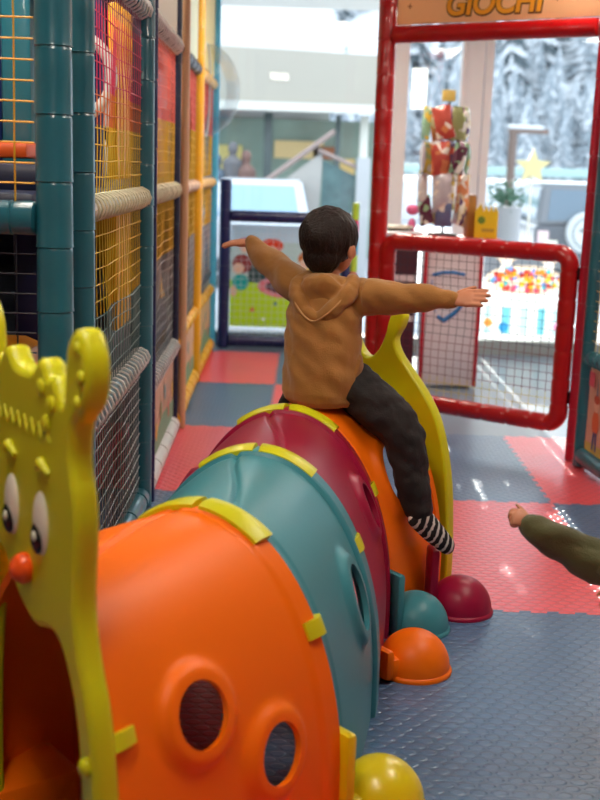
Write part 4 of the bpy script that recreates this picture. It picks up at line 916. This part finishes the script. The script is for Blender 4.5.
def hand(bm, w_, d, back, thumb, curl=0.15, s=1.0, spread=0.10):
    """w_ wrist, d pointing direction, back = normal of the back of the hand, thumb = side the thumb is on"""
    d = d.normalized(); back = (back-d*back.dot(d)).normalized(); side = d.cross(back)
    if side.dot(thumb) < 0: side = -side
    rot = Matrix((d, side, back)).transposed()
    ell(bm, w_+d*0.036*s, (0.040*s, 0.030*s, 0.0135*s), 20, rot); ell(bm, w_+d*0.012*s, (0.025*s, 0.021*s, 0.0145*s), 16, rot)
    ell(bm, w_+d*0.055*s, (0.018*s, 0.031*s, 0.011*s), 16, rot)
    for k, ln in enumerate((0.050, 0.056, 0.052, 0.040)):
        o_ = (1.5-k)*0.0172*s; a = w_+d*(0.062-0.003*abs(k-1))*s+side*o_; ang = (1.5-k)*spread
        dd = (d*math.cos(ang)+side*math.sin(ang)); pts = [a-dd*0.012*s]; c = 0; p = a; cu = curl*(1+0.25*k)
        pts.append(p)
        for f_ in (0.45, 0.32, 0.23):
            c += cu; p = p+(dd*math.cos(c)-back*math.sin(c))*ln*f_*s; pts.append(p)
        sweep(bm, pts, [r*s for r in (0.0082, 0.0080, 0.0076, 0.0070, 0.0058)], 10); ell(bm, p, (0.0058*s,)*3, 10)
    a = w_+d*0.020*s+side*0.020*s; dd = (d*0.72+side*0.62-back*0.25).normalized()
    pts = [a, a+dd*0.024*s, a+dd*0.040*s+d*0.004*s, a+dd*0.050*s+d*0.012*s]
    sweep(bm, pts, [0.0115*s, 0.0095*s, 0.0080*s, 0.0062*s], 10); ell(bm, pts[-1], (0.0062*s,)*3, 10)
def head(bm, c, f, s=1.0, tilt=V((0, 0, 1))):
    f = f.normalized(); up_ = (tilt-f*tilt.dot(f)).normalized(); r = f.cross(up_); rot = Matrix((r, f, up_)).transposed()
    E_ = lambda a, b, g, rx, ry, rz: ell(bm, c+(r*a+f*b+up_*g)*s, (rx*s, ry*s, rz*s), 24, rot)
    E_(0, -.012, .022, .076, .090, .080); E_(0, .018, -.030, .060, .062, .066); E_(0, .042, -.066, .030, .030, .026)
    for q in (-1, 1):
        E_(q*.032, .048, -.024, .028, .026, .026); E_(q*.079, -.006, -.016, .008, .017, .025); E_(q*.083, .0, -.012, .008, .010, .016)
        E_(q*.030, .066, .022, .022, .010, .009)
    E_(0, .080, -.020, .0095, .013, .014); E_(0, .074, -.004, .007, .010, .022)
    E_(0, .070, -.052, .018, .008, .0055); E_(0, .069, -.060, .014, .008, .0055)
    return r, f, up_
def person(label, J, coat, trousers, sock, hairm, hood=True, s=1.0, shirt=None):
    f = J['fwd'].normalized(); r = f.cross(V((0, 0, 1))).normalized(); bk = -f; Z = V((0, 0, 1)); n_ = J['neck']; p_ = J['pelvis']
    bm = B(); rot = Matrix((r, f, Z)).transposed()
    def torso(bm, secs, k):
        rings = []
        for t, a, b in secs:
            q = spline([tuple(p_-Z*0.105), tuple(p_), tuple(p_.lerp(n_, .33)+bk*.012), tuple(p_.lerp(n_, .66)+bk*.016), tuple(n_)], 10, closed=False); i = t*(len(q)-1); i0 = int(min(i, len(q)-2)); c = V(q[i0]).lerp(V(q[i0+1]), i-i0)
            rings.append([bm.verts.new(c+(r*math.cos(2*PI*j/32)*a+f*math.sin(2*PI*j/32)*b)*k) for j in range(32)])
        for A_, B_ in zip(rings, rings[1:]):
            for j in range(32): bm.faces.new((A_[j], A_[(j+1) % 32], B_[(j+1) % 32], B_[j]))
        bm.faces.new(rings[0][::-1]); bm.faces.new(rings[-1])
    torso(bm, [(0, .06, .06), (.15, .095, .08), (.3, .10, .08), (.5, .095, .075), (.7, .10, .072), (.88, .095, .06), (.97, .05, .045), (1, .034, .036)], s)
    hc = J['head']; HS = s*J.get('hs', 1); LM = s*J.get('lim', 1); SL = J.get('slv', 1); hd = head(bm, hc, J['face'], HS, J.get('tilt', Z))
    limb(bm, [n_-Z*.03, n_.lerp(hc, .35), hc-Z*.03*s-J['face'].normalized()*.02*s], [.040*s, .036*s, .040*s])
    for sd in ('L', 'R'):
        limb(bm, [n_.lerp(J['sh'+sd], .55)-Z*.02, J['sh'+sd], J['el'+sd], J['wr'+sd]], [.045*s, .040*s, .030*s, .021*s])
        hand(bm, J['wr'+sd], J['hd'+sd], J.get('bk'+sd, Z), J['th'+sd], J.get('cu'+sd, .15), J.get('hsz', LM), J.get('spr', .10))
        limb(bm, [p_, J['hip'+sd], J['kn'+sd], J['an'+sd]], [.07*s, .066*s, .044*s, .028*s])
        limb(bm, [J['an'+sd]-Z*.0, J['an'+sd].lerp(J['toe'+sd], .45), J['toe'+sd]], [.028*s, .026*s, .018*s])
    body = obj('person', remesh('person', bm, 0.0038, 2), SKIN); tag(body, label, 'person')
    # eyes
    rr, ff, uu = hd; eb = B(); ib = B(); rt = Matrix((rr, ff, uu)).transposed()
    for q in (-1, 1):
        ell(eb, hc+(rr*q*.030+ff*.068+uu*.006)*HS, (.0125*HS, .007*HS, .0075*HS), 14, rt); ell(ib, hc+(rr*q*.030+ff*.0735+uu*.006)*HS, (.006*HS, .003*HS, .006*HS), 12, rt)
    obj('eyes', eb, WHT, body); obj('irises', ib, mat('iris', (50, 32, 24), 0.2), body)
    # hair
    bm = B(); ell(bm, hc+(uu*.026-ff*.016)*HS, (.090*HS, .104*HS, .094*HS), 40, rt); ell(bm, hc+(-uu*.028-ff*.046)*HS, (.066*HS, .056*HS, .066*HS), 28, rt)
    for q in (-1, 1): ell(bm, hc+(rr*q*.070+uu*.012-ff*.004)*HS, (.014*HS, .022*HS, .040*HS), 16, rt)
    def hdisp(co, nn):
        d = co-hc; a = d.dot(ff)/HS; b = d.dot(uu)/HS
        cut = max(0, min(1, (a-.030)/.02))*max(0, min(1, (.052-b)/.02))
        loc = V((d.dot(rr), a*HS, b*HS)); sw = noise.noise(V((loc.x*75, loc.y*75, loc.z*16)))*.0036+noise.noise(V((loc.x*30, loc.y*30, loc.z*12+4)))*.0035
        return sw-.030*cut*HS
    obj('hair', remesh('hair', bm, .0032, 1, hdisp), hairm, body, angle=80)
    # coat
    bm = B(); torso(bm, [(.0, .116, .100), (.035, .120, .103), (.045, .128, .110), (.12, .138, .118), (.3, .137, .114), (.5, .131, .104), (.7, .132, .096), (.84, .118, .084), (.93, .084, .070), (.99, .056, .056)], s*(1+(J.get('lim', 1)-1)*.45))
    for sd in ('L', 'R'):
        w_, e_ = J['wr'+sd], J['el'+sd]; wd = (w_-e_).normalized()
        limb(bm, [n_.lerp(J['sh'+sd], .5)-Z*.045, J['sh'+sd]-Z*.008, e_, w_-wd*.022], [.062*LM, .058*LM, .047*LM*SL, .029*LM*SL], 20)
        limb(bm, [w_-wd*.022, w_-wd*.002], [.026*min(LM, 1.2)*SL, .0245*min(LM, 1.2)*SL])
    def cdisp(co, nn):
        d = co-p_; arm = abs(d.dot(r)) > .14*s
        q_ = co.z+.6*d.dot(r); fz = .013*noise.noise(V((co.x*7, co.y*7, q_*14 if not arm else co.z*9)))+.008*noise.noise(V((co.x*14, co.y*14, q_*20+7)))+.001*noise.noise(co*48)
        return fz*s
    ct = obj('hooded_jacket' if hood else 'jacket', remesh('coat', bm, .005, 3, cdisp), coat, body, angle=80)
    if hood:
        o_ = n_+Z*.006+r*.012; P = [o_-r*.066+f*.030-Z*.012, o_-r*.094+bk*.030-Z*.022, o_-r*.092+bk*.082-Z*.062, o_-r*.052+bk*.110-Z*.112, o_+bk*.116-Z*.142, o_+r*.052+bk*.110-Z*.112, o_+r*.092+bk*.082-Z*.062, o_+r*.094+bk*.030-Z*.022, o_+r*.066+f*.030-Z*.012]
        bm = B(); limb(bm, P, [.020, .032, .034, .028, .022, .028, .034, .032, .020])
        rt2 = Matrix((r, (f*.92+Z*.38).normalized(), r.cross((f*.92+Z*.38).normalized()))).transposed()
        ell(bm, o_+bk*.078-Z*.055, (.084, .036, .072), 28, rt2); ell(bm, o_+bk*.055-Z*.010, (.082, .052, .024), 24, rot)
        hdp = lambda co, nn: .006*noise.noise(V((co.x*20, co.y*20, co.z*22)))+.003*noise.noise(co*45)
        hm = obj('hood', remesh('hood', bm, .0045, 4, hdp), coat, ct, angle=80)
        bm = B(); sweep(bm, [V(q)+bk*.012 for q in spline([tuple(p+bk*.020-Z*.006) for p in P[1:-1]], 6, closed=False)], .0035, 6); obj('hood_seam', bm, mat('hood_edge', (190, 142, 88), 0.8), hm)
    # trousers
    bm = B(); torso(bm, [(.0, .095, .09), (.08, .108, .095), (.2, .112, .096), (.3, .10, .088)], s)
    for sd in ('L', 'R'):
        k_, a_ = J['kn'+sd], J['an'+sd]; ad = (a_-k_).normalized()
        limb(bm, [p_, J['hip'+sd], J['hip'+sd].lerp(k_, .55)+Z*.006, k_, k_.lerp(a_, .5), a_-ad*.020], [.085*s, .084*s, .076*LM, .064*LM, .056*LM, .045*LM], 20)
    tdisp = lambda co, nn: (.009*noise.noise(V((co.x*14, co.y*14, co.z*19)))+.006*noise.noise(V((co.x*34, co.y*30, co.z*26+3))))*s
    obj('trousers', remesh('trousers', bm, .005, 3, tdisp), trousers, body, angle=80)
    for sd in ('L', 'R'):
        bm = B(); a_, t_ = J['an'+sd], J['toe'+sd]; k_ = (J['kn'+sd]-a_).normalized(); fd = (t_-a_).normalized(); he = a_-k_*.040*s-fd*.034*s
        limb(bm, [a_+k_*.035*s, a_, he.lerp(a_, .4)], [.033*s, .034*s, .034*s]); ell(bm, he, (.030*s,)*3, 16)
        limb(bm, [a_-k_*.006*s, a_.lerp(t_, .45)-k_*.004*s, t_, t_+fd*.012*s], [.036*LM, .034*LM, .027*LM, .018*LM]); limb(bm, [he, he.lerp(t_, .5), t_-k_*.004*s], [.026*LM, .030*LM, .024*LM])
        obj('sock', remesh('sock', bm, .004, 4), sock, body, angle=80)
    return body
TANB = mat('tan_fleece', (160, 108, 46), 0.85, sheen=0.25, bump=0.25, scale=220, vary=0.08, vscale=12)
DARKT = mat('charcoal_cotton', (30, 25, 25), 0.8, bump=0.25, scale=160, vary=0.15, vscale=10)
HAIR = mat('dark_brown_hair', (30, 17, 12), 0.5, spec=0.3, bump=0.6, scale=140, vary=0.25, vscale=30, detail=6)
OLIVE = mat('olive_fleece', (74, 72, 34), 0.85, sheen=0.25, bump=0.25, scale=220, vary=0.1, vscale=12)
a25 = math.radians(25); fw = V((math.sin(a25), math.cos(a25), 0)); rw_ = fw.cross(up)
boy = dict(fwd=fw, pelvis=V((.080, 4.045, .880)), neck=V((.086, 4.10, 1.215)), head=V((.092, 4.120, 1.328)), hs=1.12, lim=1.18, hsz=1.08, spr=.03, face=V((math.sin(.62), math.cos(.62), -.02)),
    shL=V((-.012, 4.165, 1.172)), elL=V((-.118, 4.30, 1.235)), wrL=V((-.205, 4.42, 1.302)), hdL=V((-.95, .40, -.02)), bkL=V((.1, -.2, 1)), thL=V((.4, .9, 0)), cuL=.10,
    shR=V((.195, 4.045, 1.160)), elR=V((.362, 3.965, 1.160)), wrR=V((.500, 3.89, 1.172)), hdR=V((.90, -.30, .14)), bkR=V((-.15, -.75, .75)), thR=V((.3, .9, 0)), cuR=.06,
    hipL=V((.032, 4.115, .865)), knL=V((.020, 4.32, .785)), anL=V((-.085, 4.42, .50)), toeL=V((-.06, 4.53, .42)),
    hipR=V((.165, 4.03, .855)), knR=V((.362, 3.96, .690)), anR=V((.436, 3.935, .400)), toeR=V((.548, 3.995, .268)))
person('child in tan hoodie and dark trousers riding the crawl tunnel with arms spread wide', boy, TANB, DARKT, mat_stripes('striped_sock', (22, 20, 22), (214, 210, 200), (.8, .3, -.3), .030, .62), HAIR)
kid = dict(slv=1.36, lim=1.35*.88, hsz=.80, spr=.0, fwd=V((-1, .05, 0)), pelvis=V((1.10, 3.02, .47)), neck=V((1.03, 3.0, .80)), head=V((1.00, 3.0, .915)), face=V((-1, .1, -.25)),
    shL=V((.985, 2.91, .755)), elL=V((.850, 2.965, .572)), wrL=V((.640, 3.015, .662)), hdL=V((-.85, .1, .42)), bkL=V((.1, -.7, .7)), thL=V((-.3, .2, 1)), cuL=.75,
    shR=V((1.02, 3.11, .755)), elR=V((1.02, 3.19, .58)), wrR=V((.95, 3.21, .43)), hdR=V((-.4, 0, -1)), bkR=V((.2, 1, 0)), thR=V((-1, 0, 0)), cuR=.3,
    hipL=V((1.09, 2.96, .44)), knL=V((1.07, 2.95, .25)), anL=V((1.11, 2.95, .065)), toeL=V((1.01, 2.95, .032)),
    hipR=V((1.09, 3.08, .44)), knR=V((1.09, 3.10, .25)), anR=V((1.13, 3.11, .065)), toeR=V((1.03, 3.12, .032)))
person('child at right edge in olive-green sleeve reaching towards the tunnel domes', kid, OLIVE, mat('blue_denim', (52, 66, 96), 0.85, bump=0.3, scale=200), mat('grey_sock', (120, 120, 126), 0.9), HAIR, hood=False, s=0.88)
